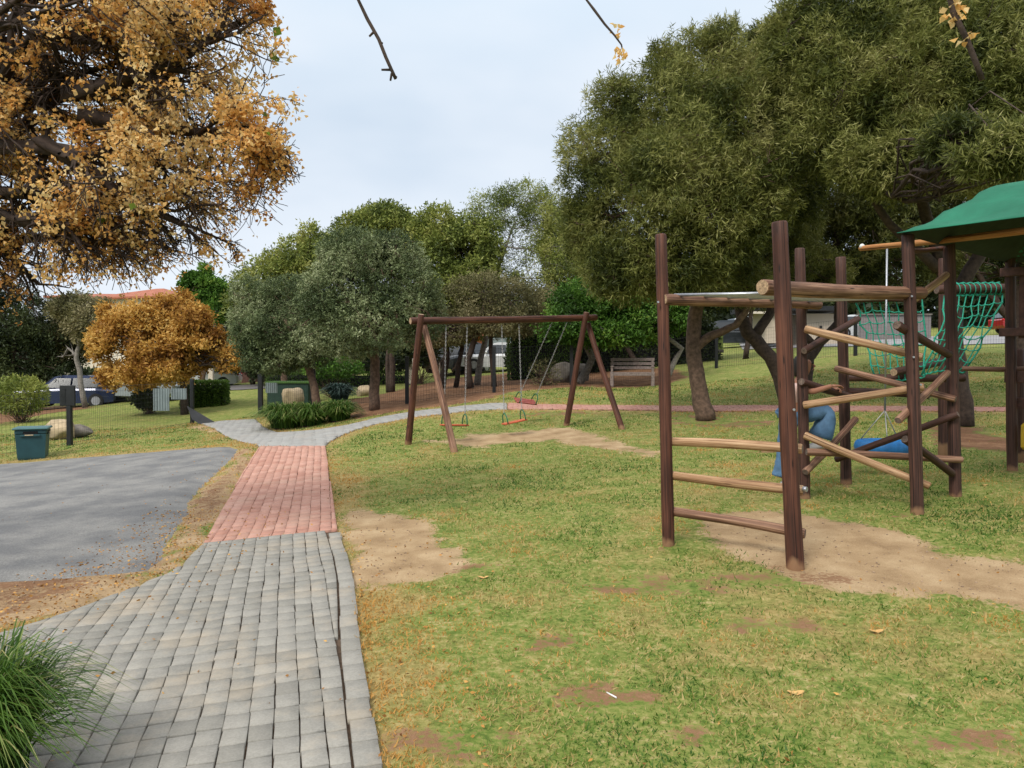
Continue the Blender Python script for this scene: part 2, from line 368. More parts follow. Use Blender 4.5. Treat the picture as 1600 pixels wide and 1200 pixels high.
# ------------------------------------------------------------------ ground sheet
def axis(lo, hi, a, b, fine, far):
    s = [np.arange(a, b + 1e-6, fine)]; x, st = b, fine
    while x < hi: st *= 1.12; x += st; s.append([min(x, hi)])
    x, st = a, fine; left = []
    while x > lo: st *= 1.12; x -= st; left.append(max(x, lo))
    return np.concatenate([np.array(left[::-1])] + [np.atleast_1d(q) for q in s])
gx = axis(-500, 500, -12, 14, .11, 0); gy = axis(-60, 900, 1.2, 26, .11, 0)
X, Y = np.meshgrid(gx, gy); XY = np.c_[X.ravel(), Y.ravel()]
micro = (fbm(XY * 1.1, 3) - .5) * .035 + (fbm(XY * 5, 9, 2) - .5) * .014
def HM(x, y):
    p = np.c_[np.ravel(x), np.ravel(y)]
    return H(p[:, 0], p[:, 1]) + (fbm(p * 1.1, 3) - .5) * .035
PX = {}
def pp(name, pts): PX[name] = atn(pts)[:, :2]; return PX[name]
# outlines on the ground
pp('gray', [(318,850),(290,880),(258,902),(200,925),(130,952),(60,975),(-60,1010),(-160,1120),(-150,1260),(60,1330),(400,1330),(612,1300),(598,1200),(586,1140),(575,1080),(566,1030),(560,985),(556,940),(551,900),(542,865),(535,846),(527,829)])
pp('red', [(406,698),(508,697),(514,735),(520,775),(527,829),(318,850),(345,800),(375,746)])
pp('graf', [(405,698),(345,676),(312,662),(345,658),(400,656),(412,668),(440,676),(500,672),(545,664),(575,656),(640,644),(700,637),(770,630),(792,630),(792,639),(740,641),(700,646),(640,653),(590,662),(555,672),(530,682),(514,690),(509,697)])
pp('pink', [(793,630),(850,632),(1000,634),(1150,634),(1300,635),(1450,635),(1640,636),(1640,642.5),(1450,642),(1300,642),(1150,642),(1000,641),(870,640),(793,639.5)])
pp('asph', [(-80,729),(0,724),(100,716),(210,707),(300,701),(360,697),(373,700),(368,712),(340,738),(312,765),(298,782),(296,800),(278,825),(262,848),(256,872),(240,888),(180,896),(90,901),(0,906),(-90,908)])
pp('dirtL', [(400,700),(380,745),(350,800),(320,850),(290,882),(230,912),(130,950),(0,985),(-60,960),(-60,900),(90,893),(180,888),(255,866),(270,830),(290,790),(315,760),(350,735),(372,702)])
pp('dirtM', [(529,800),(570,797),(620,800),(668,812),(700,835),(735,868),(715,893),(660,905),(610,915),(556,912),(548,870),(535,845)])
pp('dirtR', [(1085,815),(1130,800),(1200,795),(1260,800),(1330,812),(1400,826),(1480,862),(1600,878),(1680,900),(1680,975),(1560,948),(1480,935),(1380,930),(1300,922),(1230,905),(1160,868),(1110,848)])
pp('dirtS', [(662,688),(720,698),(760,699),(800,693),(870,690),(920,698),(1000,712),(1038,715),(1040,706),(960,688),(930,676),(870,668),(800,675),(740,678),(700,688)])
pp('soilF', [(480,650),(560,654),(640,640),(700,634),(770,622),(800,612),(900,604),(950,606),(1040,602),(1075,588),(1060,577),(960,574),(890,576),(800,582),(700,592),(640,604),(560,622),(500,640)])
pp('shadeR', [(1440,668),(1475,700),(1560,706),(1640,712),(1640,690),(1560,682),(1540,668),(1480,660)])  # tree shadow, painted into the lawn as dark soil colour
pp('soilL', [(-40,672),(80,645),(140,640),(150,634),(80,632),(-40,650)])
pp('gateD', [(290,668),(340,676),(345,668),(312,662)])
pp('roadR', [(1160,547),(1300,542),(1500,540),(1700,536),(1700,520),(1500,526),(1300,529),(1150,532)])
blobs = [(1103,657,.75,.8),(1000,914,.42,.16),(1060,925,.25,.10),(930,1085,.20,.14),(805,1143,.16,.09),(720,1168,.22,.10),(1190,985,.16,.10),(1270,985,.17,.11),(880,1008,.16,.08),(1215,905,.55,.17),(1060,1150,.12,.08),(1160,662,.5,.4),(760,890,.30,.15),(1530,1165,.22,.10),(860,648,1.0,.2),(1243,890,.14,.10),(1045,853,.11,.08),(1433,806,.12,.09),(1258,782,.11,.08),(1322,760,.11,.08),(1493,778,.12,.09),(1582,738,.14,.1),(1270,702,.8,.6),(585,640,.9,.8)]
dirt = np.zeros(len(XY)); soil = np.zeros(len(XY)); dry = np.zeros(len(XY)); bare = np.zeros(len(XY))
near = (np.abs(XY[:, 0]) < 45) & (XY[:, 1] > 0) & (XY[:, 1] < 60); idx = np.where(near)[0]; Q = XY[idx]
wob = Q + .35 * np.c_[fbm(Q * 1.7, 21) - .5, fbm(Q * 1.7, 31) - .5] + .12 * np.c_[fbm(Q * 8, 22) - .5, fbm(Q * 8, 32) - .5]
def soft(name, s): return np.clip(.5 + sdist(wob, PX[name]) / s, 0, 1)
d = np.maximum.reduce([soft('dirtL', .5), soft('dirtM', .35), soft('dirtR', .3), soft('dirtS', .6) * .9, soft('gateD', .4)])
so_ = np.maximum.reduce([soft('soilF', .6), soft('shadeR', .9) * .9, soft('soilL', 1.0)])  # soil patches plus the painted tree shadow on the right
dlx = Q[:, 0]; so_ = np.maximum(so_, soft('dirtL', .5) * .62 * np.clip((-2.75 - dlx) * 1.6, 0, 1))
for bx_, by_, br, bd in blobs:
    c = at(bx_, by_); dd = np.hypot((wob[:, 0] - c[0]) / br, (wob[:, 1] - c[1]) / bd)
    so_ = np.maximum(so_, np.clip(1.0 - dd * .55, 0, .50))
dirt[idx] = d; soil[idx] = so_
pathd = np.maximum.reduce([sdist(Q, PX[k]) for k in ('gray', 'red', 'graf', 'pink', 'asph')])
dry[idx] = np.clip(np.clip(1 - (-pathd) / .55, 0, 1) * .75 + (fbm(Q * .8, 51) - .5) * 1.1, 0, 1)
wd = np.clip((Q[:, 1] - 24) / 6, 0, 1); dry[idx] = dry[idx] * (1 - .6 * wd)
Z = H(XY[:, 0], XY[:, 1]) + (fbm(XY * 1.1, 3) - .5) * .035
under = np.zeros(len(XY)); under[idx] = np.clip(pathd / .12 + .6, 0, 1)
Z -= under * .035
Z += (1 - under) * (fbm(XY * 5, 9, 2) - .5) * .014
ny, nx = X.shape; ii = np.arange(ny * nx).reshape(ny, nx)
faces = np.stack([ii[:-1, :-1], ii[:-1, 1:], ii[1:, 1:], ii[1:, :-1]], -1).reshape(-1, 4)
gm, t, b = mat('ground_lawn_and_soil'); oc = objc(t)
n_big = noise(t, .55, 4, oc); n_mid = noise(t, 3.2, 5, oc); n_f = math_(t, 'ADD', math_(t, 'MULTIPLY', noise(t, 26, 6, oc, .7), .62), math_(t, 'MULTIPLY', noise(t, 5.5, 5, oc, .7), .38)); n_ff = noise(t, 110, 3, oc, .7)
g1 = rampn(t, n_f, [(.34, (.055, .082, .018)), (.45, (.12, .175, .032)), (.545, (.24, .245, .070)), (.64, (.43, .34, .165))])
g2 = rampn(t, n_f, [(.28, (.13, .095, .035)), (.5, (.30, .23, .085)), (.7, (.50, .38, .17))])
dm = N(t, 'ShaderNodeMapRange'); dm.inputs['From Min'].default_value = .52; dm.inputs['From Max'].default_value = .82
L(t, math_(t, 'ADD', math_(t, 'MULTIPLY', attr(t, 'dry').outputs['Fac'], .55), math_(t, 'MULTIPLY', n_mid, .95)), dm.inputs['Value'])
grass = mixc(t, dm.outputs[0], g1, g2)
sand = rampn(t, math_(t, 'ADD', math_(t, 'MULTIPLY', n_mid, .6), math_(t, 'MULTIPLY', n_ff, .4)), [(.34, (.23, .148, .078)), (.5, (.37, .255, .142)), (.66, (.50, .37, .225))])
earth = rampn(t, math_(t, 'ADD', math_(t, 'MULTIPLY', n_mid, .45), math_(t, 'MULTIPLY', n_f, .55)), [(.32, (.085, .042, .022)), (.5, (.19, .098, .052)), (.68, (.34, .205, .115))])
def msk(name, amt=.5):
    r = N(t, 'ShaderNodeMapRange'); r.inputs['From Min'].default_value = .42; r.inputs['From Max'].default_value = .62
    L(t, math_(t, 'ADD', attr(t, name).outputs['Fac'], math_(t, 'MULTIPLY', math_(t, 'SUBTRACT', math_(t, 'ADD', math_(t, 'MULTIPLY', n_mid, .42), math_(t, 'MULTIPLY', n_f, .58)), .5), 3.0)), r.inputs['Value']); return r.outputs[0]
c = mixc(t, msk('dirt'), grass, sand); c = mixc(t, msk('soil'), c, earth)
L(t, c, b.inputs['Base Color']); b.inputs['Roughness'].default_value = .95; b.inputs['Specular IOR Level'].default_value = .15
bump(t, b, math_(t, 'ADD', n_f, math_(t, 'MULTIPLY', n_ff, .5)), .7, .02)
g = mesh('ground', np.c_[XY, Z], faces, gm, attrs={'dirt': ('POINT', dirt), 'soil': ('POINT', soil), 'dry': ('POINT', dry)}, smooth=True)
tag(g, kind='structure')

# ------------------------------------------------------------------ paving and asphalt
def drape_sheet(name, poly, m, lift, step=.14, far=False, crown=0):
    lo, hi = poly.min(0), poly.max(0); xs = np.arange(lo[0], hi[0] + step, step); ys = np.arange(lo[1], hi[1] + step, step)
    A, B = np.meshgrid(xs, ys); q = np.c_[A.ravel(), B.ravel()]; nx_ = len(xs); ids = np.arange(len(q)).reshape(len(ys), nx_)
    ins = inpoly(q, poly); dist, nr = edge_near(q, poly)
    snap = (~ins) & (dist < step * 1.45); q2 = q.copy(); q2[snap] = nr[snap]; ok = ins | snap
    f = np.stack([ids[:-1, :-1], ids[:-1, 1:], ids[1:, 1:], ids[1:, :-1]], -1).reshape(-1, 4)
    f = f[ok[f].all(1) & ins[f].any(1)]
    z = HM(q2[:, 0], q2[:, 1]) + lift + crown * np.clip(np.where(ins, dist, 0) / .25, 0, 1)
    used = np.unique(f); rm = -np.ones(len(q), int); rm[used] = np.arange(len(used))
    o = mesh(name, np.c_[q2, z][used], rm[f], m, smooth=True); tag(o, kind='structure'); return o
am, t, b = mat('worn_asphalt'); oc = objc(t)
a1 = noise(t, 1.6, 7, oc, .62); a2 = noise(t, 70, 4, oc, .85)
stn = N(t, 'ShaderNodeMapRange'); stn.inputs['From Min'].default_value = .4; stn.inputs['From Max'].default_value = .62; L(t, a1, stn.inputs['Value'])
ac = mixc(t, stn.outputs[0], (.13, .13, .132), (.215, .21, .20)); ac = mixc(t, .55, ac, rampn(t, a2, [(.38, (.12, .12, .125)), (.62, (.85, .84, .82))]), 'SOFT_LIGHT')
L(t, ac, b.inputs['Base Color']); b.inputs['Roughness'].default_value = .85; bump(t, b, a2, .5, .006)
# asphalt with a ragged broken edge
ap = PX['asph']; fine = []
for i in range(len(ap)):
    a_, b_ = ap[i], ap[(i + 1) % len(ap)]; k = max(1, int(np.hypot(*(b_ - a_)) / .12))
    for j in range(k): fine.append(a_ + (b_ - a_) * j / k)
fine = np.array(fine); fine += .05 * np.c_[fbm(fine * 4, 71) - .5, fbm(fine * 4, 81) - .5] * 2
drape_sheet('asphalt', fine, am, -.030, .05, crown=.042)
tag(drape_sheet('road', PX['roadR'], plain('grey_road', (.25, .245, .25), .85, var=.1, scale=1), .03, .5), kind='structure')
dl = atn([(352,611),(420,607),(500,604),(500,599),(420,601),(350,604)])[:, :2]
drape_sheet('driveway', dl, plain('dark_driveway', (.13, .12, .115), .85, var=.1, scale=1), .03, .4)

jm = plain('joint_sand', (.10, .065, .042), .95, var=.4, scale=30, bmp=.4)
for k_ in ('gray', 'red', 'graf', 'pink'):
    o = drape_sheet('path_bed', PX[k_], jm, -.012 if k_ in ('gray', 'red') else -.010, .12)
def paver_mat(name, cols, stain, sfac):
    m, t, b = mat(name); oc = objc(t); a = attr(t, 'tint').outputs['Fac']
    base = rampn(t, a, [(i / (len(cols) - 1), c) for i, c in enumerate(cols)])
    n1 = noise(t, 90, 4, oc, .75); n2 = noise(t, 1.7, 5, oc); n3 = noise(t, 9, 5, oc, .7)
    base = mixc(t, .4, base, rampn(t, n1, [(.3, (.25, .25, .25)), (.7, (.75, .75, .75))]), 'SOFT_LIGHT')
    base = mixc(t, .5, base, rampn(t, n3, [(.3, (.33, .33, .33)), (.7, (.67, .66, .64))]), 'SOFT_LIGHT')
    r = N(t, 'ShaderNodeMapRange'); r.inputs['From Min'].default_value = .50; r.inputs['From Max'].default_value = .72; r.inputs['To Max'].default_value = sfac
    L(t, math_(t, 'ADD', math_(t, 'MULTIPLY', n2, .75), math_(t, 'MULTIPLY', n3, .25)), r.inputs['Value'])
    L(t, mixc(t, r.outputs[0], base, stain), b.inputs['Base Color']); b.inputs['Roughness'].default_value = .82; b.inputs['Specular IOR Level'].default_value = .3
    bump(t, b, n1, .35, .003); return m
PM = {'gray': paver_mat('grey_concrete_pavers', [(.222, .212, .188), (.252, .242, .216), (.272, .260, .234), (.30, .286, .255)], (.40, .325, .235), .8),
      'graf': paver_mat('pale_grey_pavers', [(.29, .285, .275), (.34, .335, .32)], (.34, .29, .24), .5),
      'red': paver_mat('pink_red_pavers', [(.39, .195, .145), (.44, .235, .18), (.49, .275, .215)], (.48, .33, .25), .6),
      'pink': paver_mat('weathered_pink_pavers', [(.38, .19, .15), (.46, .24, .19)], (.42, .3, .22), .5)}
def pavers(name, poly, ang, bw, bl, m, off=.5, inset=0.0, curve=0.0, gap=.005, seed=1, border=None):
    rs = np.random.RandomState(seed); u = np.array([math.cos(ang), math.sin(ang)]); v = np.array([-u[1], u[0]])   # u across, v along
    c0 = poly.mean(0); loc = (poly - c0) @ np.c_[u, v]; lo, hi = loc.min(0) - .4, loc.max(0) + .4
    quads = []; tints = []
    cols = int((hi[0] - lo[0]) / bw) + 1; rows = int((hi[1] - lo[1]) / bl) + 2
    inner = poly
    for i in range(cols):
        o_ = (i % 2) * off * bl + rs.uniform(-.01, .01)
        for j in range(-1, rows):
            x0, y0 = lo[0] + i * bw, lo[1] + j * bl + o_
            gv = gap * 1.9; q = np.array([(x0 + gap, y0 + gv), (x0 + bw - gap, y0 + gv), (x0 + bw - gap, y0 + bl - gv), (x0 + gap, y0 + bl - gv)]) + rs.normal(0, .0022, (4, 2))
            quads.append(q); tints.append(rs.rand())
    Qd = np.array(quads); sh = Qd.shape; fl = Qd.reshape(-1, 2)
    fl = np.c_[fl[:, 0] + curve * (fl[:, 1]) ** 2, fl[:, 1]]; 
    wld = fl[:, :1] * u + fl[:, 1:] * v + c0
    wld += .012 * np.c_[fbm(wld * .9, 5) - .5, fbm(wld * .9, 6) - .5] * 2
    sd = sdist(wld, poly) - inset; dist, nr = edge_near(wld, poly)
    Wq = wld.reshape(-1, 4, 2); Sd = sd.reshape(-1, 4); Nr = nr.reshape(-1, 4, 2)
    cen = Wq.mean(1); keep = (sdist(cen, poly) - inset > -.33 * bw)
    Wq, Sd, Nr, T = Wq[keep], Sd[keep], Nr[keep], np.array(tints)[keep]
    cen = Wq.mean(1)
    out = Sd < 0
    if inset:
        dirv = cen[:, None] - Nr; dirv /= np.linalg.norm(dirv, axis=2, keepdims=True) + 1e-9; tgt = Nr + dirv * inset
    else: tgt = Nr
    Wq = np.where(out[..., None], tgt, Wq)
    if border is not None:        # row of blocks laid along one edge
        bl_ = np.array(border); seg = np.hypot(*np.diff(bl_, axis=0).T); cum = np.r_[0, np.cumsum(seg)]; s = 0; bq = []
        def pt(sv):
            k = min(max(np.searchsorted(cum, sv) - 1, 0), len(seg) - 1); tt = (sv - cum[k]) / seg[k]; p = bl_[k] + (bl_[k + 1] - bl_[k]) * tt
            dn = (bl_[k + 1] - bl_[k]) / seg[k]; return p, np.array([-dn[1], dn[0]])
        while s < cum[-1] - .22:
            ln = .205; (p, n_), (q, n2) = pt(s + gap), pt(s + ln - gap); jj = rs.normal(0, .004)
            bq.append([p + n_ * jj, q + n2 * jj, q + n2 * (inset - .01 + jj), p + n_ * (inset - .01 + jj)]); s += ln
        bq = np.array(bq); ar = (bq[:, 1, 0]-bq[:, 0, 0])*(bq[:, 3, 1]-bq[:, 0, 1])-(bq[:, 1, 1]-bq[:, 0, 1])*(bq[:, 3, 0]-bq[:, 0, 0])
        bq[ar < 0] = bq[ar < 0][:, ::-1]
        Wq = np.concatenate([Wq, bq]); T = np.r_[T, rs.rand(len(bq))]
    n = len(Wq); cen = Wq.mean(1, keepdims=True)
    outer = Wq; inn = Wq + (cen - Wq) * (.005 / (np.linalg.norm(Wq - cen, axis=2, keepdims=True) + 1e-3))
    zb = HM(outer.reshape(-1, 2)[:, 0], outer.reshape(-1, 2)[:, 1]).reshape(n, 4)
    dz = rs.normal(0, .0010, (n, 1)) + rs.normal(0, .0004, (n, 4))
    V = np.concatenate([np.dstack([inn, zb + .012 + dz]), np.dstack([outer, zb + .0085 + dz]), np.dstack([outer, zb - .02])], 1).reshape(-1, 3)
    base = (np.arange(n) * 12)[:, None]; fs = [base + np.array([[0, 1, 2, 3]])]
    for k in range(4):
        a_, b_ = k, (k + 1) % 4
        fs.append(base + np.array([[4 + a_, 4 + b_, b_, a_]])); fs.append(base + np.array([[8 + a_, 8 + b_, 4 + b_, 4 + a_]]))
    Fq = np.concatenate(fs); o = mesh(name, V, Fq, m, attrs={'tint': ('POINT', np.repeat(T, 12))}); tag(o, kind='structure'); return o
AX = rad(15.0)
redge = PX['gray'][11:28][::1]; 
gin = PX['gray'].copy()
for i in range(11, 22):
    a_, b_ = PX['gray'][max(i - 1, 11)], PX['gray'][min(i + 1, 21)]; d_ = (b_ - a_) / np.linalg.norm(b_ - a_); gin[i] = gin[i] + .118 * np.array([-d_[1], d_[0]])
pavers('paving_near', gin, AX + rad(1.5), .106, .142, PM['gray'], off=.06, inset=0, gap=.0022, seed=3)
pavers('paving_border', PX['gray'], AX, 50, 50, PM['gray'], inset=.115, gap=.004, seed=8, border=[tuple(q) for q in redge])
# left border strip so the inset leaves no bare joint
pavers('paving_red', PX['red'], AX - rad(1), .108, .208, PM['red'], off=.5, gap=.0018, seed=4)
pavers('paving_far', PX['graf'], rad(60), .15, .30, PM['graf'], off=.5, gap=.006, seed=5)
pavers('paving_pink', PX['pink'], rad(88), .11, .22, PM['pink'], off=.5, gap=.005, seed=6)

# ------------------------------------------------------------------ foliage builders
def unit(v): return v / (np.linalg.norm(v, axis=-1, keepdims=True) + 1e-9)
def leaves(name, pos, dirs, length, width, tint, m, parent, fold=.0, rs=None, kink=.0):
    n = len(pos); rs = rs or np.random.RandomState(1); dirs = unit(dirs)
    side = unit(np.cross(dirs, rs.normal(size=(n, 3)))); nrm = np.cross(side, dirs)
    ln = length * rs.uniform(.65, 1.25, (n, 1)); wd = width * rs.uniform(.7, 1.25, (n, 1))
    V = np.stack([pos, pos + dirs * ln * .45 + side * wd * .5 + nrm * wd * fold, pos + dirs * ln + nrm * ln * kink, pos + dirs * ln * .45 - side * wd * .5 + nrm * wd * fold], 1).reshape(-1, 3)
    Fq = np.arange(n * 4).reshape(n, 4)
    return mesh(name, V, Fq, m, parent, attrs={'tint': ('POINT', np.repeat(np.clip(tint, 0, 1), 4))})
def twigs(name, A, B, ra, rb, m, parent, bend=.12, rs=None):
    n = len(A); rs = rs or np.random.RandomState(2); d = B - A; ln = np.linalg.norm(d, axis=1, keepdims=True)
    Mid = (A + B) / 2 + rs.normal(size=(n, 3)) * ln * bend; rings = []
    ra = np.broadcast_to(np.asarray(ra, float), n)[:, None]; rb = np.broadcast_to(np.asarray(rb, float), n)[:, None]
    a = unit(np.cross(d, rs.normal(size=(n, 3)))); b = unit(np.cross(a, d))
    for p, r in ((A, ra), (Mid, (ra + rb) / 2), (B, rb)):
        for k in range(3): q = 2 * math.pi * k / 3; rings.append(p + r * (math.cos(q) * a + math.sin(q) * b))
    V = np.stack(rings, 1).reshape(-1, 3); base = (np.arange(n) * 9)[:, None]; fs = []
    for lv in (0, 1):
        for k in range(3): fs.append(base + np.array([[lv*3+k, lv*3+(k+1)%3, lv*3+3+(k+1)%3, lv*3+3+k]]))
    return mesh(name, V, np.concatenate(fs), m, parent, smooth=True)
def wander(p, q, k, amp, rs):
    p, q = np.array(p, float), np.array(q, float); Ln = np.linalg.norm(q - p); out = [p]
    off = np.zeros(3)
    for i in range(1, k):
        t = i / k; off = off * .6 + rs.normal(size=3) * amp * Ln / k; out.append(p + (q - p) * t + off * math.sin(math.pi * t) * 1.6)
    return out + [q]
def tree(name, label, base, trunks, lobes, tips, per, llen, lwid, leafm, barkm, group=None, seed=1, spread=.22, rtrunk=.12, hollow=.5, dens=.36, nscale=1.1, droop=-.1, cat='tree', wide=.07, tipr=.03, twn=420, crown='crown', lobn=.42, zmin=None):
    rs = np.random.RandomState(seed); base = np.array(base, float)
    T = thing(name, base, label, cat, group)
    mb = MB(); nodes = []
    ends = []
    for tr in trunks:             # list of polylines [(point, radius)...]
        pts, rr = [], []
        for i in range(len(tr) - 1):
            w_ = wander(tr[i][0], tr[i + 1][0], 4, .05, rs)
            for j, q in enumerate(w_[:-1]): pts.append(q); rr.append(tr[i][1] + (tr[i + 1][1] - tr[i][1]) * j / 4)
        pts.append(np.array(tr[-1][0], float)); rr.append(tr[-1][1])
        mb.tube(pts, rr, 10); ends.append((pts[-1], rr[-1])); nodes += [(p, r) for p, r in zip(pts[len(pts)//2:], rr[len(pts)//2:])]
    mb.build('trunk', barkm, T)
    br = MB(); bn = []
    L_ = [(np.array(c, float), np.array(r, float)) for c, r in lobes]
    for c, r in L_:
        src, sr = min(nodes, key=lambda nd: np.linalg.norm(nd[0] - c) + abs(nd[0][2] - c[2]) * .3)
        limb = wander(src, c + np.array([0, 0, -.1]) * r, 6, .22, rs); r0 = min(sr * .75, .05 + r.mean() * .03)
        br.tube(limb, np.linspace(r0, r0 * .35, len(limb)), 6, caps=False); bn += limb[2:]
        for _ in range(10):
            k = rs.randint(2, len(limb)); dd = unit(rs.normal(size=3) + np.array([0, 0, .25])); tgt = c + dd * r * rs.uniform(.6, .9)
            sb = wander(limb[k], tgt, 4, .25, rs); br.tube(sb, np.linspace(r0 * .38, .008, len(sb)), 4, caps=False); bn += sb[1:]
    bn = np.array(bn)
    vol = np.array([r.prod() ** (2 / 3) for c, r in L_]); cnt = (tips * 1.8 * vol / vol.sum()).astype(int); Pn, On = [], []
    for (c, r), k in zip(L_, cnt):
        dd = unit(rs.normal(size=(k, 3))); lum = 1 + lobn * (fbm(dd * 2.2 + c, seed + 5) - .5) * 2 + .22 * np.clip(fbm(dd * 7 + c, seed + 6) - .62, 0, 1) * 3 * (rs.rand(k) < .6)
        rr = (hollow + (1 - hollow) * rs.rand(k) ** .6) * lum; Pn.append(c + dd * r * rr[:, None]); On.append(dd)
    Pn, On = np.concatenate(Pn), np.concatenate(On)
    keep = fbm(Pn * nscale, seed + 11, 2) > dens
    if zmin is not None: keep &= Pn[:, 2] > zmin
    Pn, On = Pn[keep], On[keep]
    if len(Pn) > tips: s = rs.choice(len(Pn), tips, False); Pn, On = Pn[s], On[s]
    n = len(Pn)
    s = rs.choice(n, min(twn, n), False); Bt = Pn[s]; near_ = bn[((Bt[:, None] - bn[None]) ** 2).sum(-1).argmin(1)]
    tw = twigs('twigs', near_, Bt, .012, .003, barkm, None, .10, rs); me_ = tw.data; nv_ = len(me_.vertices)
    co = np.zeros(nv_ * 3, np.float32); me_.vertices.foreach_get('co', co); li = np.zeros(len(me_.loops), np.int32); me_.loops.foreach_get('vertex_index', li)
    Vb = np.concatenate([np.array(br.v, np.float32), co.reshape(-1, 3)]); Fb = np.concatenate([np.array(br.f, int), li.reshape(-1, 4) + len(br.v)])
    bpy.data.objects.remove(tw); mesh('branches', Vb, Fb, barkm, T, smooth=True)
    ct = fbm(Pn * 1.6, seed + 17, 2)                                        # tint in clumps
    pos = np.repeat(Pn, per, 0) + rs.normal(size=(n * per, 3)) * tipr
    if spread: pos += np.repeat(rs.normal(size=(n, 3)) * spread * .2, per, 0)
    dr = np.repeat(On, per, 0) * .55 + rs.normal(size=(n * per, 3)) * .75 + np.array([0, 0, droop])
    tint = np.repeat((ct - .5) * 1.7 + .46 + rs.normal(0, .10, n), per) + rs.normal(0, .13, n * per)
    leaves(crown, pos, dr, llen, lwid, tint, leafm, T, rs=rs, fold=.3)
    return T
def lob(px, py, D, rx, ry, dz=None):     # an ellipsoid given by its outline in the photograph and its depth
    k = D / F; return P(px, py, D), (rx * k, (dz if dz else (rx + ry) / 2 * k), ry * k)
K3 = lambda lst: [lob(*a) for a in lst]

# big karee tree left of the climbing frame
b0 = G(1103, 15.0)
tree('karee_tree', 'tall olive green narrow-leaved tree leaning over the lawn behind the tall left climbing frame post', b0,
  [[(b0, .20), (P(1093,610,15), .16), (P(1083,545,15), .145), (P(1085,500,15), .14), (P(1100,430,14.8), .12), (P(1090,330,14.5), .09), (P(1080,200,14.4), .05)],
   [(P(1085,545,15), .10), (P(1110,525,14.9), .09), (P(1150,508,14.6), .07), (P(1175,470,14.4), .06), (P(1150,380,14.2), .05)],
   [(P(1100,430,14.8), .08), (P(1040,390,14.6), .06), (P(990,330,14.4), .04)]],
  K3([(1000,325,14.3,95,105),(945,235,14.6,72,62),(1040,185,14.6,85,85),(1100,110,14.6,68,68),(1150,215,14.2,85,95),(1130,330,13.8,100,90),(1000,425,14,70,48),(1075,415,13.9,85,55),(915,300,14.7,45,55),(1170,130,14.8,55,60),(960,420,14.2,55,45),(1180,300,13.8,70,80),(1150,440,14.4,60,36),(905,350,14.6,30,50),(1100,200,14.2,70,80),(1190,200,14.6,50,70),(1125,62,14.7,30,34),(1040,95,14.8,30,32),(960,155,14.7,40,38),(1060,270,13.6,90,90)]),
  26000, 9, .125, .018, M['karee'], M['bark'], seed=11, nscale=1.6, dens=.30, hollow=.35, twn=700, spread=.1)
# second tree with a forked trunk behind the near post
b1 = G(1238, 15.2)
tree('karee_tree', 'forked dark trunk tree between the near climbing frame post and the left karee', b1,
  [[(b1, .15), (P(1218,590,15.2), .13), (P(1180,530,15.2), .135), (P(1168,520,15.2), .13), (P(1155,480,15.2), .10), (P(1148,420,15.2), .07), (P(1130,350,15.4), .05)],
   [(P(1178,526,15.2), .11), (P(1203,490,15.3), .09), (P(1212,450,15.4), .075), (P(1230,360,15.6), .05)]],
  K3([(1200,330,16,90,70),(1230,240,16,90,80),(1190,400,16,75,35),(1245,150,15.8,60,70),(1220,90,15.8,40,60),(1200,440,15.5,60,34),(1265,420,15.8,60,40),(1190,90,15.8,36,50)]),
  14000, 8, .125, .02, M['karee'], M['bark_dark'], seed=12, dens=.38, twn=300)
# tree whose two dark stems make a loop behind the logs
b2 = G(1258, 18.5)
tree('karee_tree', 'dark tree with two curved stems making a loop behind the middle climbing frame logs', b2,
  [[(b2, .17), (P(1262,560,18.5), .15), (P(1282,533,18.5), .13), (P(1310,505,18.5), .11), (P(1312,470,18.5), .11), (P(1300,420,18.5), .10), (P(1320,320,18.5), .06)],
   [(P(1272,540,18.5), .09), (P(1254,520,18.5), .09), (P(1252,495,18.5), .09), (P(1262,470,18.5), .09), (P(1290,420,18.5), .08)]],
  K3([(1300,380,18.5,110,75),(1400,400,18.8,110,70),(1330,290,18.5,120,80),(1240,420,18.5,60,45)]),
  8500, 8, .14, .026, M['karee_dark'], M['bark_dark'], seed=13, dens=.36, twn=300)
# large tree above the play tower
b3 = G(1507, 13.3)
tree('karee_tree', 'largest olive green tree rising above the green tower roof on the right', b3,
  [[(b3, .17), (P(1500,590,13.3), .13), (P(1490,500,13.3), .12), (P(1472,420,13.2), .11), (P(1440,310,13), .09), (P(1400,200,12.8), .07)],
   [(P(1480,480,13.3), .13), (P(1530,400,13.2), .11), (P(1545,290,13), .09), (P(1540,150,12.6), .05)],
   [(P(1465,420,13.2), .10), (P(1390,350,13), .07), (P(1330,260,12.8), .05)]],
  K3([(1280,100,13,85,85),(1375,80,12.6,95,85),(1480,70,12.4,100,85),(1590,60,12.2,100,80),(1400,180,12.4,100,80),(1300,200,12.9,80,75),(1520,180,12,105,75),(1610,190,11.8,80,80),(1230,60,13.3,42,55),(1560,262,11.6,85,42),(1450,250,12.6,80,50),(1550,240,9.2,66,30),(1500,215,9.8,60,34),(1600,225,9.0,50,40),(1550,238,9.3,66,30),(1500,217,9.9,60,34),(1600,228,9.1,50,40),(1640,40,12.2,60,60),(1350,20,12.8,90,50),(1500,0,12.6,120,50),(1260,30,13.2,50,45),(1440,130,12.2,110,80),(1580,130,11.9,90,80),(1330,140,12.6,90,80),(1400,262,11.9,80,48),(1345,250,12.2,60,46),(1440,225,11.8,70,50)]),
  32000, 9, .12, .0178, M['karee'], M['bark_dark'], seed=14, nscale=1.6, dens=.30, hollow=.35, twn=800, spread=.1, zmin=3.66)
b4 = G(1600, 19)
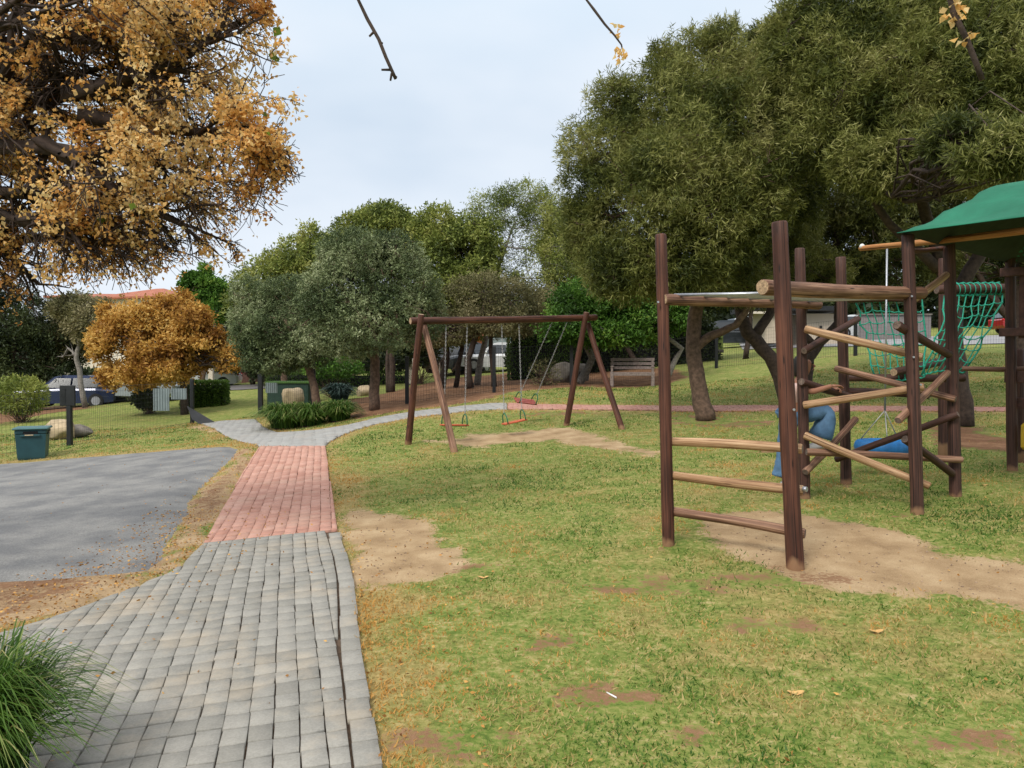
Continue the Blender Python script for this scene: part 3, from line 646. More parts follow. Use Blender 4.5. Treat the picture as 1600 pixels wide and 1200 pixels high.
tree('karee_tree', 'shaded dark green tree standing behind the play tower and climbing net', b4,
  [[(b4, .2), (P(1595,480,19), .15), (P(1575,380,19), .1)], [(P(1597,520,19), .10), (P(1540,450,19), .08), (P(1500,380,19), .06)]],
  K3([(1600,330,19,130,80),(1480,350,19.5,120,80),(1560,420,19,120,40),(1430,290,19.5,110,70),(1670,300,19,90,90),(1620,410,19,90,45)]),
  10000, 8, .14, .026, M['karee_dark'], M['bark_dark'], seed=15, dens=.36, twn=300)

# olives beside the far path
b5 = G(585, 20.5)
tree('olive_tree', 'round grey-green olive tree on brown soil beside the swing frame', b5,
  [[(b5, .15), (P(586,590,20.5), .13), (P(584,545,20.5), .12), (P(575,500,20.4), .10), (P(580,440,20.4), .06)], [(P(584,548,20.5), .09), (P(610,515,20.5), .07), (P(640,480,20.4), .05)]],
  K3([(575,430,20,80,72),(530,470,19.8,72,62),(625,455,20,66,65),(590,500,19.5,95,52),(660,490,20.2,40,42),(500,500,19.8,46,46),(550,392,20.3,55,35),(620,400,20.3,48,40),(545,530,19.8,50,32)]),
  9500, 9, .085, .030, M['olive'], M['bark'], seed=21, spread=.1, dens=.30, twn=500, nscale=1.2, lobn=.25)
b6 = G(497, 22)
tree('olive_tree', 'smaller grey-green olive tree leaning left beside the black gate', b6,
  [[(b6, .13), (P(490,600,22), .11), (P(480,570,22), .10), (P(465,540,22), .08), (P(445,500,22), .05)], [(P(482,572,22), .08), (P(500,545,22), .06), (P(490,500,22), .04)]],
  K3([(440,515,22,62,50),(480,540,21.8,48,36),(400,525,22.3,40,40),(425,560,22,52,26),(455,470,22.4,50,40),(385,500,22.6,28,30),(400,470,23,40,40)]),
  6000, 9, .09, .030, M['olive'], M['bark'], seed=22, spread=.1, dens=.30, twn=300, nscale=1.2, lobn=.25)

BG = 'background trees beyond the fence'
def bgtree(name, label, px, D, lobes, lm, bk, tips, seed, ll=.16, lw=.06, rt=.14, per=7, dens=.34, lean=0, kinks=()):
    b_ = G(px, D); top = max(lobes, key=lambda q: q[4]); c = lobes[0]
    mid = P(px + lean, 560 if D < 34 else 570, D)
    tr = [[(b_, rt), (mid, rt * .8), (P((px + c[0]) / 2, (560 + c[1]) / 2, D), rt * .6), (P(c[0], c[1] - c[4] * .2, D), rt * .25)]]
    for k in kinks: tr.append([(G(k, D), rt * .7), (P(k + lean * 1.3, 545, D), rt * .55), (P((k + c[0]) / 2, 470, D), rt * .3)])
    return tree(name, label, b_, tr, K3(lobes), tips, per, ll, lw, lm, bk, BG, seed, dens=dens, twn=250, spread=.15, tipr=.08)
bgtree('broadleaf_tree', 'olive-green tall tree behind the leaning olive, top reaching above it on the left', 445, 31, [(430,450,31,58,55),(455,410,31,42,35),(410,470,31.5,40,40),(484,372,32,16,26),(470,400,32,30,30),(380,490,32,30,38),(510,400,32,40,40),(480,450,31,50,40)], M['mid'], M['bark'], 4200, 31)
bgtree('broadleaf_tree', 'light green tree with rounded top just behind the round olive', 612, 29, [(610,370,29,62,42),(560,365,29.5,42,35),(650,380,29,40,36),(600,345,29.5,40,28),(530,400,29.5,40,34)], M['mid'], M['bark_dark'], 4800, 32, kinks=(607,))
bgtree('broadleaf_tree', 'yellow-green tree rising above the left end of the swing beam', 690, 27, [(700,410,27,60,55),(680,360,27.5,42,38),(740,390,27,48,50),(725,440,26.5,55,45),(690,470,27,55,35),(700,510,27,60,26)], M['mid'], M['bark_dark'], 5200, 33, lean=8, kinks=(712,))
bgtree('thorn_tree', 'sparse dry brown tree with bare spiky top above the middle of the swings', 745, 28, [(800,370,28,75,60),(850,350,28.5,50,50),(770,330,28,42,32),(840,430,27.5,60,50),(820,310,28.5,48,26),(880,400,28,42,60)], M['mid'], M['bark_grey'], 5200, 34, ll=.12, lw=.03, dens=.36, lean=6)
bgtree('broadleaf_tree', 'dark grey-brown tree whose canopy hangs above the parked cars', 735, 25, [(760,470,25,75,40),(700,510,25,50,26),(820,480,25.5,60,38),(660,520,25.5,42,22),(780,500,24.5,60,26)], M['dull'], M['bark_dark'], 4600, 35, lean=-4, ll=.10, lw=.03, kinks=(772,))
bgtree('shrub_tree', 'bright green bushy tree behind the right end of the swing beam', 905, 24.5, [(915,480,24,60,38),(960,470,24,50,36),(890,510,23.5,50,26),(1010,500,24,55,34),(950,520,23.6,60,20),(1050,480,24.3,40,42)], M['bright'], M['bark_grey'], 5200, 36, ll=.14, lw=.055, lean=20, kinks=(1040,))
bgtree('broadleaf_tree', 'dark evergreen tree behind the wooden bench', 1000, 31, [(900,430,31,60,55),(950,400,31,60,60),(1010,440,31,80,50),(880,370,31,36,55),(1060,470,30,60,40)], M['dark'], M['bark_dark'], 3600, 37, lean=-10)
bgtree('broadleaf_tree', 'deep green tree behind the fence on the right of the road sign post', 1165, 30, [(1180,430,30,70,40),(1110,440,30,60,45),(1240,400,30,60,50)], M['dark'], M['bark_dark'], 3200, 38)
bgtree('autumn_tree', 'low golden orange autumn tree behind the fence on the left', 288, 27, [(250,545,27,66,40),(185,548,27,44,36),(312,552,27,50,32),(232,502,27,40,30),(300,505,27,30,30),(195,505,27.5,30,24),(158,528,27,22,20),(352,562,27,24,16),(255,580,26.5,70,18),(284,474,27.5,16,18),(205,592,26.8,50,12),(170,488,27.5,14,12),(262,484,27.2,26,18),(335,535,27,22,20)], M['autumn'], M['bark_dark'], 6000, 41, ll=.15, lw=.075, dens=.42)
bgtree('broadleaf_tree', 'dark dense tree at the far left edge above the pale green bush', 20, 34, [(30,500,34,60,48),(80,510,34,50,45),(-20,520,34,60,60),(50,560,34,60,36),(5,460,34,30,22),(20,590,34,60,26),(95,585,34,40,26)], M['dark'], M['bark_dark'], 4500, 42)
bgtree('broadleaf_tree', 'brownish tree with pale leaning trunk beside the parked blue car', 133, 32, [(115,515,34.5,42,42),(90,552,34.5,42,26),(140,500,32,32,36),(110,480,32.5,32,22)], M['dull'], M['bark_grey'], 2800, 43, lean=-14, rt=.12)
bgtree('broadleaf_tree', 'fresh green tree with narrow tufts showing above the orange tree', 318, 37, [(315,450,37,28,24),(300,440,37,16,14),(342,455,37,12,18),(320,425,37,8,10),(340,480,37,30,22)], M['bright'], M['bark'], 1600, 44, ll=.2, lw=.10)
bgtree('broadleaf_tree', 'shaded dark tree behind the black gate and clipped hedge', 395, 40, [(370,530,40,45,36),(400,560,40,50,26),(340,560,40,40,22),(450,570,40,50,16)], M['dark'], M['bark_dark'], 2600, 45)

# far-off belt of trees that closes the view
rs = np.random.RandomState(77); wp, wo_ = [], []
for k in range(260):
    th = rs.uniform(-1.15, 1.15); D = rs.uniform(62, 90); x, y = D * math.tan(th) * .8, D; z = h1(x, y)
    hgt = rs.uniform(3.0, 5.2) + (2.5 if x > 12 else 0); c = np.array([x, y, z + hgt * .5]); k_ = 420
    dd = unit(rs.normal(size=(k_, 3))); wp.append(c + dd * np.array([4.2, 3, hgt * .55]) * (.7 + .35 * rs.rand(k_, 1))); wo_.append(dd)
wp, wo_ = np.concatenate(wp), np.concatenate(wo_)
o = leaves('far_woodland', wp, wo_ + rs.normal(size=wp.shape) * .7, .75, .5, (fbm(wp * .3, 5) - .5) * 1.6 + .45 + rs.normal(0, .15, len(wp)), M['dark'], None, rs=rs)
tag(o, kind='stuff')

# ------------------------------------------------------------------ hedges, bushes, clumps
def hedge(name, label, px0, px1, ytop, D, depth, m=M['hedge'], n=9000, cat='hedge', D1=None, z0=None, seed=5, sz=.075):
    rs = np.random.RandomState(seed); D1 = D1 or D
    a, b_ = P(px0, ytop, D), P(px1, ytop, D1); gz = min(h1(a[0], a[1]), h1(b_[0], b_[1])) if z0 is None else z0
    T = thing(name, (a[0], a[1], gz), label, cat); u = (b_ - a)[:2]; Ln = np.linalg.norm(u); u = u / Ln; v = np.array([-u[1], u[0]])
    core = MB(); c = (a + b_) / 2; ht = (a[2] + b_[2]) / 2 - gz
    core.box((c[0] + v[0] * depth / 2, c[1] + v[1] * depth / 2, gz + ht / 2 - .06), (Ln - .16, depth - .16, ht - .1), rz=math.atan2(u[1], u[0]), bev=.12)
    core.build('dark_core', M['void'], T)  # solid near-black box; the hedge's inner shade put into its colour
    s = rs.rand(n) * Ln; tt = rs.rand(n) * depth; hh = rs.rand(n) * ht; face = rs.choice(4, n, p=[.42, .34, .12, .12])
    tt = np.where(face == 0, rs.normal(0, .03, n), tt); hh = np.where(face == 1, ht + rs.normal(0, .03, n), hh); s = np.where(face == 2, rs.normal(0, .03, n), np.where(face == 3, Ln + rs.normal(0, .03, n), s))
    q = a[:2] + s[:, None] * u + tt[:, None] * v; pos = np.c_[q, gz + hh + (a[2] - b_[2]) * 0]
    pos += (fbm(pos * 1.7, seed) - .5)[:, None] * .16
    nr = np.where((face == 0)[:, None], np.r_[-v, 0], np.where((face == 1)[:, None], np.array([0, 0, 1.]), np.where((face == 2)[:, None], np.r_[-u, 0], np.r_[u, 0])))
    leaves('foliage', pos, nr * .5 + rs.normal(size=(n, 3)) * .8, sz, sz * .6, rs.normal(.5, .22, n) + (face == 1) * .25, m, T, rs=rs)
    return T
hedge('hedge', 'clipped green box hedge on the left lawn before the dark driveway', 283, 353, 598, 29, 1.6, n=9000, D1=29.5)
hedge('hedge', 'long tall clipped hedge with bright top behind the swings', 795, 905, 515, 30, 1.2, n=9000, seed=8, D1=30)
hedge('hedge', 'low dark hedge strip running behind the black gate', 415, 640, 583, 34, .8, n=7000, seed=9, D1=34)
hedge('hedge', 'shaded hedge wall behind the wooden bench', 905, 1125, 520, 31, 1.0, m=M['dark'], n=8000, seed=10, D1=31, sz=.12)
def bush(name, label, px, py, D, rx, ry, m, n, ll, lw, seed, cat='bush', group=None):
    rs = np.random.RandomState(seed); c, r = lob(px, py, D, rx, ry); g_ = h1(c[0], c[1]); T = thing(name, (c[0], c[1], g_), label, cat, group)
    k = 60; dd = unit(rs.normal(size=(k, 3))); dd[:, 2] = abs(dd[:, 2]) * .8 + .2; B = np.array([c[0], c[1], g_]) + dd * np.array([r[0], r[1], c[2] - g_ + r[2]]) * .75
    twigs('stems', np.tile([c[0], c[1], g_], (k, 1)) + rs.normal(size=(k, 3)) * [.08, .08, .0], B, .012, .004, M['bark'], T, .1, rs)
    dd = unit(rs.normal(size=(n, 3))); pos = c + dd * r * (.45 + .6 * rs.rand(n, 1) ** .6) * (1 + .35 * (fbm(dd * 2.4, seed)[:, None] - .5)); pos[:, 2] = np.maximum(pos[:, 2], g_ + .03)
    leaves('foliage', pos, dd * .5 + rs.normal(size=(n, 3)) * .7 + [0, 0, .2], ll, lw, (fbm(pos * 2.5, seed) - .5) * 1.6 + .5 + rs.normal(0, .12, n), m, T, rs=rs); return T
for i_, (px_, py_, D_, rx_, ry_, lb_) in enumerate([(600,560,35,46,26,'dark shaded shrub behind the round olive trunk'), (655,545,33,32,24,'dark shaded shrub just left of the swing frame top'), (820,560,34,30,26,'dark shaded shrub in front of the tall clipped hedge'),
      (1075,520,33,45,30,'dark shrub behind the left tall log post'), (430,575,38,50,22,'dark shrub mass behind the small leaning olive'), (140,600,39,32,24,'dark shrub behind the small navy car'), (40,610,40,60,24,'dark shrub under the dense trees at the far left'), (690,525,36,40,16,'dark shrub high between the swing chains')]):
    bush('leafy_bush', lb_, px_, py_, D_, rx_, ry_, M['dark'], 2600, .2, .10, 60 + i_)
bush('leafy_bush', 'pale green leafy bush at the left edge behind the fence', 32, 618, 27, 40, 30, M['mid'], 3800, .16, .045, 3)
bush('leafy_bush', 'low dark leafy shrub left of the grey sign plate', 232, 622, 28, 24, 17, M['dark'], 2600, .11, .07, 4)
bush('leafy_bush', 'round green shrub under the olive trunks behind the fence', 520, 575, 29, 48, 16, M['bright'], 3200, .12, .07, 6)
bush('dry_shrub', 'thin straggly dry shrub in brown soil behind the third swing', 850, 585, 24, 26, 26, M['dull'], 700, .09, .03, 7)
def blade_clump(name, label, c, R, Ht, n, m, seed, wid=.011, cat='plant', arch=1.0, group=None):
    rs = np.random.RandomState(seed); c = np.array(c, float); T = thing(name, c, label, cat, group)
    k = 6; az = rs.rand(n) * 6.283; r0 = R * .32 * np.sqrt(rs.rand(n)); bx = c[0] + r0 * np.cos(az) + rs.normal(0, R * .06, n); by = c[1] + r0 * np.sin(az) + rs.normal(0, R * .06, n)
    az2 = az + rs.normal(0, .45, n); reach = R * rs.uniform(.25, 1.0, n); hh = Ht * rs.uniform(.55, 1.1, n) * (1.15 - .45 * reach / R); t_ = np.linspace(0, 1, k)
    up = hh[:, None] * (np.sin(t_[None] * np.pi * (.50 + .30 * arch * (reach / R)[:, None])))
    out = reach[:, None] * t_[None] ** 1.55
    X_ = bx[:, None] + out * np.cos(az2)[:, None]; Y_ = by[:, None] + out * np.sin(az2)[:, None]; Z_ = c[2] + up
    wv = wid * rs.uniform(.7, 1.3, n)[:, None] * np.array([.8, 1, .95, .8, .5, .06])[None]
    tw = az2 + np.pi / 2 + rs.normal(0, .5, n); sx, sy = np.cos(tw)[:, None] * wv, np.sin(tw)[:, None] * wv
    V = np.stack([np.dstack([X_ - sx, Y_ - sy, Z_]), np.dstack([X_ + sx, Y_ + sy, Z_])], 2).reshape(-1, 3)
    base = (np.arange(n) * 2 * k)[:, None]; fs = np.concatenate([base + np.array([[2*i, 2*i+1, 2*i+3, 2*i+2]]) for i in range(k - 1)])
    ti = np.repeat(rs.normal(.42, .17, n) + (rs.rand(n) > .93) * .5, 2 * k) + np.tile(np.repeat(np.linspace(-.18, .12, k), 2), n)
    mesh('leaves', V, fs, m, T, attrs={'tint': ('POINT', np.clip(ti, 0, 1))}, smooth=True)
    mb = MB(); mb.tube([c + [0, 0, -.05], c + [0, 0, Ht * .12]], [R * .36, R * .22], 10); mb.build('root_crown', M['tar_brick'], T); return T
cg = 'strappy green clumps beside the far path'
for i, (px, py, D, R_, h_, n_, lb) in enumerate([(446,668,18.6,.85,.62,1500,'largest arching green clump at the junction of the far path'), (487,664,19.0,.7,.56,1100,'middle strappy green clump between the larger one and the small right one'), (530,657,19.8,.62,.52,1000,'smaller dark strappy clump on the right of the clump row')]):
    c_ = at(px, py); blade_clump('agapanthus_clump', lb, c_, R_, h_, n_, M['blades'], 30 + i, wid=.013, group=cg)
c_ = P(-60, 1150, 2.75); c_[2] = h1(c_[0], c_[1]) + .02
blade_clump('grass_clump', 'big dark green grassy clump in the bottom left corner beside the paving', c_, .46, .50, 2300, M['blades'], 40, wid=.0042, arch=.9)
blade_clump('spiky_plant', 'blue-green spiky plant behind the fence left of the round olive', G(530, 25), .62, .55, 500, M['aloe'], 44, wid=.03)

# ------------------------------------------------------------------ climbing frame of round logs
cfb = G(1320, 7.2)
CF = thing('climbing_frame', cfb, 'dark stained log climbing frame with monkey bars, crossed rails and tall posts on the lawn', 'climbing frame')
def post(x0, y0, x1, y1, D, r, m='log_red', par=CF, name='post', r2=None):
    top, bot = P(x0, y0, D), P(x1, y1, D); d = (bot - top) / np.linalg.norm(bot - top)
    o = log(name, bot + d * .12, top, r, r2 or r * .93, m, parent=par, n=18, wob=.004)
    col = MB(); ring = []                      # soil-stained foot of the post
    return o
post(1032,366,1045,851,6.13,.050); post(1217,347,1243,888,5.48,.062); post(1249,388,1258,780,7.60,.054,'log_dark'); post(1314,402,1322,758,8.33,.058,'log_dark')
post(1419,367,1433,803,6.80,.056,'log_dark'); post(1483,380,1493,775,7.50,.057,'log_dark')
def L3(a, b, r1, r2=None, m='log_pale', name='rail', par=CF, endm='end_dark'): return log(name, P(*a), P(*b), r1, r2, m, endm, par)
# ladder rungs between the two tallest posts
for a, b, m_ in (((1042,689,6.17),(1254,701,5.62),'log_pale'), ((1044,742,6.17),(1256,767,5.62),'log_pale'), ((1046,797,6.17),(1258,834,5.62),'log_mid')):
    L3(a, b, .036, .038, m_, 'rung')
# monkey bar rails and steel bars
L3((1036,467,6.10), (1279,477,7.62), .048, .045, 'log_mid', 'top_rail', endm='end')
L3((1190,449,5.60), (1440,459,6.98), .060, .058, 'log_mid', 'top_rail', endm='end')
for i in range(7):
    t = .07 + i * .135
    a = P(1036,467,6.10) * (1 - t) + P(1279,477,7.62) * t + [0, 0, .035]; t2 = t + .0
    b_ = P(1190,449,5.60) * (1 - t2) + P(1440,459,6.98) * t2 + [0, 0, -.04]
    mb = MB(); d = (b_ - a) / np.linalg.norm(b_ - a); mb.tube([a - d * .02, b_ + d * .02], .0135, 8); mb.build('steel_bar', M['steel'], CF)
# crossed logs round the tower of four posts
R_ = [((1258,513,7.50),(1441,559,6.92),.040,'log_pale'), ((1256,549,7.50),(1342,497,8.25),.037,'log_dark'), ((1253,596,7.52),(1336,623,8.24),.040,'log_dark'),
      ((1256,634,7.50),(1444,603,6.90),.038,'log_pale'), ((1305,576,8.24),(1494,623,7.40),.036,'log_mid'), ((1309,610,8.42),(1452,618,7.72),.040,'log_dark'),
      ((1260,707,7.42),(1503,717,7.40),.036,'log_mid'), ((1257,680,7.50),(1453,760,6.92),.038,'log_pale'), ((1259,738,7.50),(1337,655,8.24),.038,'log_mid'),
      ((1306,719,8.25),(1497,646,7.40),.036,'log_dark'), ((1414,685,6.90),(1489,741,7.44),.038,'log_dark'), ((1403,658,6.72),(1482,581,7.40),.034,'log_mid'),
      ((1402,508,6.72),(1484,555,7.40),.040,'log_dark'), ((1424,470,6.88),(1479,430,7.40),.036,'log_pale')]
for a, b, r, m_ in R_: L3(a, b, r, r * .95, m_, 'cross_log')
# steel cap on the side of the near posts
mb = MB(); q = P(1255,764,5.60); mb.tube([q, q + [.02, -.02, 0]], .02, 10); mb.build('steel_cap', M['steel'], CF)
# bolts
for q in ((1233,452,5.46),(1028,472,6.06),(1427,558,6.74),(1438,601,6.74),(1424,463,6.74),(1488,621,7.43),(1318,575,8.26),(1240,640,5.41),(1490,720,7.42)):
    mb = MB(); c_ = P(*q); mb.tube([c_, c_ + [0, -.012, 0]], .009, 8); mb.build('bolt_head', M['steel'], CF)

# rope net between log beams
f1 = L3((1320,591,9.4), (1508,590,9.1), .048, .048, 'log_dark', 'beam', endm='end_dark')
L3((1396,581,9.05), (1470,566,9.6), .050, .050, 'log_dark', 'beam', endm='end')
L3((1463,452,9.0), (1578,451,9.1), .056, .056, 'log_dark', 'beam')
L3((1325,467,9.4), (1440,467,9.0), .045, .045, 'log_dark', 'beam')
post(1474,404,1474,701,9.9,.062,'log_dark'); 
def net(name, TL, TR, BL, BR, nc, nr, sag, seed):
    rs = np.random.RandomState(seed); TL, TR, BL, BR = [np.array(q, float) for q in (TL, TR, BL, BR)]; mb = MB()
    def pt(u, v):
        p = (TL * (1 - u) + TR * u) * (1 - v) + (BL * (1 - u) + BR * u) * v
        n = np.cross(TR - TL, BL - TL); n /= np.linalg.norm(n); return p + n * sag * math.sin(math.pi * v) - np.array([0, 0, .5 * sag * math.sin(math.pi * u) * v])
    g_ = {}
    for i in range(nc + 1):
        for j in range(nr + 1): g_[i, j] = pt(i / nc, j / nr) + (rs.normal(0, .014, 3) if 0 < j < nr else 0)
    for i in range(nc + 1): mb.tube([g_[i, j] for j in range(nr + 1)], .0075 if 0 < i < nc else .011, 5)
    for j in range(nr + 1):
        pts = []
        for i in range(nc + 1):
            pts.append(g_[i, j])
            if i < nc: pts.append((g_[i, j] + g_[i + 1, j]) / 2 + np.array([0, 0, -.012]))
        mb.tube(pts, .0075 if 0 < j < nr else .011, 5)
    for i in range(nc + 1):
        for j in range(1, nr): p = g_[i, j]; mb.tube([p + [0, 0, -.014], p, p + [0, 0, .014]], [.006, .015, .006], 5)
    return mb.build(name, M['rope'], CF)
net('rope_net', P(1336,471,9.4), P(1440,468,9.0), P(1366,586,9.4), P(1445,588,9.0), 8, 7, .10, 1)
net('rope_net', P(1476,462,9.0), P(1566,458,9.1), P(1440,586,9.0), P(1506,582,9.1), 8, 7, -.08, 2)
mb = MB(); a, b_ = P(1490,452,9.03), P(1562,451,9.09)
for k in range(9):
    c_ = a + (b_ - a) * (k + .3) / 9; d = (b_ - a) / np.linalg.norm(b_ - a)
    mb.tube([c_ + d * (.05 * q / 12) + .066 * np.array([0, math.cos(q * 2 * math.pi / 12), math.sin(q * 2 * math.pi / 12)]) for q in range(13)], .007, 4)
a2 = a + [0, 0, .07]; mb.tube([a2 + (b_ - a) * t + [0, 0, .008 * math.sin(t * 40)] for t in np.linspace(0, 1, 20)], .009, 5)
mb.build('rope_lashing', M['rope'], CF)

# ------------------------------------------------------------------ play tower with green canopy
TW = thing('play_tower', G(1600, 8.3), 'wooden play tower with green canvas roof and plank railings at the right edge', 'play tower')
post(1578,390,1582,735,8.6,.056,'log_dark',TW)
c5, c7 = P(1419,367,6.8), P(1578,390,8.6)
v_ = np.array([c7[0] - c5[0], c7[1] - c5[1], 0]); ulen = 1.4; u_ = np.array([v_[1], -v_[0], 0]) / np.linalg.norm(v_) * ulen
A0 = np.array([c5[0], c5[1], 0]) - .05 * v_ - .03 * u_; Vv, Uu = v_ * 1.10, u_ * 1.06
zt = c5[2] + .01
for k, s_ in enumerate([(1, 0), (1, 1)]):
    q = np.array([c5[0], c5[1], 0]) + u_ * 1.0 + v_ * s_[1]; log('post', [q[0], q[1], h1(q[0], q[1]) - .1], [q[0], q[1], 2.78], .055, .052, 'log_dark', parent=TW)
# canvas: flared pyramid with sagging edges
n_ = 28; V = []; 
for j in range(n_ + 1):
    for i in range(n_ + 1):
        a, b_ = i / n_, j / n_; e = min(min(a, 1 - a) / .42, min(b_, 1 - b_) / .24, 1)
        hgt = .44 * (e * .35 + (e * e * (3 - 2 * e)) * .65)
        rip = .012 * math.sin(9 * (a + b_) + 3 * a) * math.sin(math.pi * min(1, e * 1.3)) + .018 * math.sin(16 * e + 3 * a) * e * (1 - e) * 4
        p = A0 + Uu * a + Vv * b_; V.append((p[0], p[1], zt + hgt + rip - .02 * (1 - e) * math.sin(math.pi * a) * math.sin(math.pi * b_)))
V2 = [(x, y, z - .006) for x, y, z in V]; W = n_ + 1; Fq = []
for j in range(n_):
    for i in range(n_): Fq += [(j*W+i, j*W+i+1, (j+1)*W+i+1, (j+1)*W+i)]
nn = len(V); Fq2 = [tuple(nn + k for k in f[::-1]) for f in Fq]
rim = [i for i in range(W)] + [j*W+n_ for j in range(1, W)] + [n_*W+i for i in range(n_-1, -1, -1)] + [j*W for j in range(n_-1, 0, -1)]
Fr = [(rim[k], nn + rim[k], nn + rim[(k + 1) % len(rim)], rim[(k + 1) % len(rim)]) for k in range(len(rim))]
mc, t, b = mat('green_canvas'); nz = noise(t, 3, 4, objc(t)); L(t, rampn(t, nz, [(.3, (.009, .105, .060)), (.7, (.015, .160, .092))]), b.inputs['Base Color']); b.inputs['Roughness'].default_value = .7
b.inputs['Specular IOR Level'].default_value = .25
tr = N(t, 'ShaderNodeBsdfTranslucent'); tr.inputs[0].default_value = (.01, .12, .06, 1); ms = N(t, 'ShaderNodeMixShader'); ms.inputs[0].default_value = .0
L(t, b.outputs[0], ms.inputs[1]); L(t, tr.outputs[0], ms.inputs[2]); L(t, ms.outputs[0], t.nodes['Material Output'].inputs[0]); bump(t, b, noise(t, 6, 4, objc(t)), .35, .03)
M['canvas_shade'] = plain('shaded_canvas_underside', (.02, .03, .022), .9)  # shade under the roof painted in as a darker inner face
mesh('canvas_roof', V + V2, Fq + Fq2 + Fr, [mc, M['canvas_shade']], TW, mi=[0] * len(Fq) + [1] * len(Fq2) + [0] * len(Fr), smooth=True)
log('roof_pole', P(1345,389,8.7), P(1660,353,5.9), .030, .032, 'log_orange', parent=TW)
mb = MB(); q = P(1347,385,8.65); 
for k in range(6): pass
mb.tube([q + [0, 0,   .030 * math.cos(a)] for a in np.linspace(math.pi, 0, 9)], [max(.003, .030 * math.sin(a)) for a in np.linspace(math.pi, 0, 9)], 12); mb.build('pole_end_knob', plain('white_knob', (.6, .6, .58), .5), TW)
log('roof_rail', P(1422,392,7.0), P(1476,389,7.6), .024, .024, 'log_red', parent=TW)
# railing planks, slats and platform
ud = u_ / ulen; c7b = np.array([c7[0], c7[1], 0])
def plank(name, o_, s0, s1, zc, h_, th=.03, m='timber_dark', par=TW):
    a = c7b + ud * s0; b_ = c7b + ud * s1; mb = MB(); c = (a + b_) / 2 + o_
    mb.box((c[0], c[1], zc), (abs(s1 - s0), th, h_), rz=math.atan2(ud[1], ud[0]), bev=.006); return mb.build(name, M[m], par)
off = np.array([-.02, -.075, 0])
zz = lambda py: P(1590, py, 8.55)[2]
plank('railing_plank', off, -.12, 1.9, zz(425), .10); plank('railing_plank', off, -.12, 1.9, zz(519), .095)
for k in range(12): plank('slat', off + [.02, .045, 0], .08 + k * .13, .17 + k * .13, zz(477), .75 * 1.0, .02)
L3((1503,576,8.95), (1640,577,8.5), .030, .030, 'log_mid', 'platform_log', TW)
plank('platform_board', np.array([0, 0.02, 0]), -.02, 2.0, zz(589), .13, .05)
plank('step_board', np.array([0, .05, 0]), .06, .5, zz(630), .12, .03)
mb = MB(); q = P(1614,556,8.5); mb.box(q, (.24, .05, .16), rz=.3, bev=.02); mb.build('blue_panel', plain('blue_plastic', (.02, .06, .30), .4, var=.1), TW)
mb = MB(); q = P(1622,683,8.4); mb.box(q, (.2, .3, .30), rz=.3, bev=.03); mb.build('yellow_panel', plain('yellow_plastic', (.60, .36, .02), .4, var=.1), TW)
post(1592,545,1595,714,9.2,.06,'log_dark',TW)

# tyre swing on a thin steel rod
ts = P(1378,698,8.78)
TS = thing('tyre_swing', (ts[0], ts[1], ts[2] - .1), 'blue tyre seat hanging flat on a thin steel rod behind the log climbing frame', 'tyre swing')
R0, r0 = .235, .075; V = []; Fq = []; nu, nv = 36, 12
for i in range(nu):
    for j in range(nv):
        a, b_ = 2 * math.pi * i / nu, 2 * math.pi * j / nv; rr = R0 + r0 * .8 * math.cos(b_); zq = r0 * 1.05 * math.copysign(abs(math.sin(b_)) ** .7, math.sin(b_))
        rr += .006 * (1 if (j in (0, 1, nv - 1) and j % 2 == 0) else 0); V.append((ts[0] + rr * math.cos(a), ts[1] + rr * math.sin(a), ts[2] + zq))
        Fq.append((i*nv+j, ((i+1)%nu)*nv+j, ((i+1)%nu)*nv+(j+1)%nv, i*nv+(j+1)%nv))
mesh('tyre', V, Fq, M['blue_rubber'], TS, smooth=True)
mb = MB(); top = P(1386,383,8.68); mb.tube([top, (ts[0] + .03, ts[1], ts[2] + .42)], .011, 6); mb.build('rod', M['steel'], TS)
mb = MB()
for a in (.3, 2.4, 4.5): mb.tube([(ts[0] + .03, ts[1], ts[2] + .42), (ts[0] + R0 * math.cos(a), ts[1] + R0 * math.sin(a), ts[2] + r0)], .006, 5)
mb.build('bridle', M['chain'], TS)

# ------------------------------------------------------------------ swing frame and three swings
sb = G(790, 13.6)
SF = thing('swing_set', sb, 'A-shaped swing frame of red-brown poles standing on the lawn beside the curved path', 'swing frame')
bl, br_ = P(641,502,12.95), P(932,496,14.85)
log('top_beam', bl, br_, .062, .062, 'log_red', parent=SF, n=16)
def leg(t_, b_, r, m): 
    d = (b_ - t_) / np.linalg.norm(b_ - t_); log('leg', b_ + d * .1, t_ , r, r * .9, m, parent=SF, n=16, wob=.01)
leg(P(659,491,12.85), P(637,693,13.3), .060, 'log_red'); leg(P(662,505,13.12), P(710,706,12.4), .060, 'log_mid')
leg(P(917,488,14.6), P(884,666,15.0), .060, 'log_red'); leg(P(919,505,14.85), P(971,671,14.3), .058, 'log_red')
bdir = (br_ - bl) / np.linalg.norm(br_ - bl)
def chain(name, a, b_, par):
    mb = MB(); Ln = np.linalg.norm(b_ - a); n = int(Ln / .035); d = (b_ - a) / Ln; s1 = np.cross(d, [0, 1, .2]); s1 /= np.linalg.norm(s1); s2 = np.cross(s1, d)
    for i in range(n):
        c = a + (b_ - a) * (i + .5) / n; w_ = s1 if i % 2 else s2; q = []
        for k in range(7): an = 2 * math.pi * k / 6; q.append(c + d * .022 * math.cos(an) + w_ * .011 * math.sin(an))
        mb.tube(q, .0045, 4, caps=False)
    return mb.build(name, M['chain'], par)
SG = 'swings hanging from the pole frame'
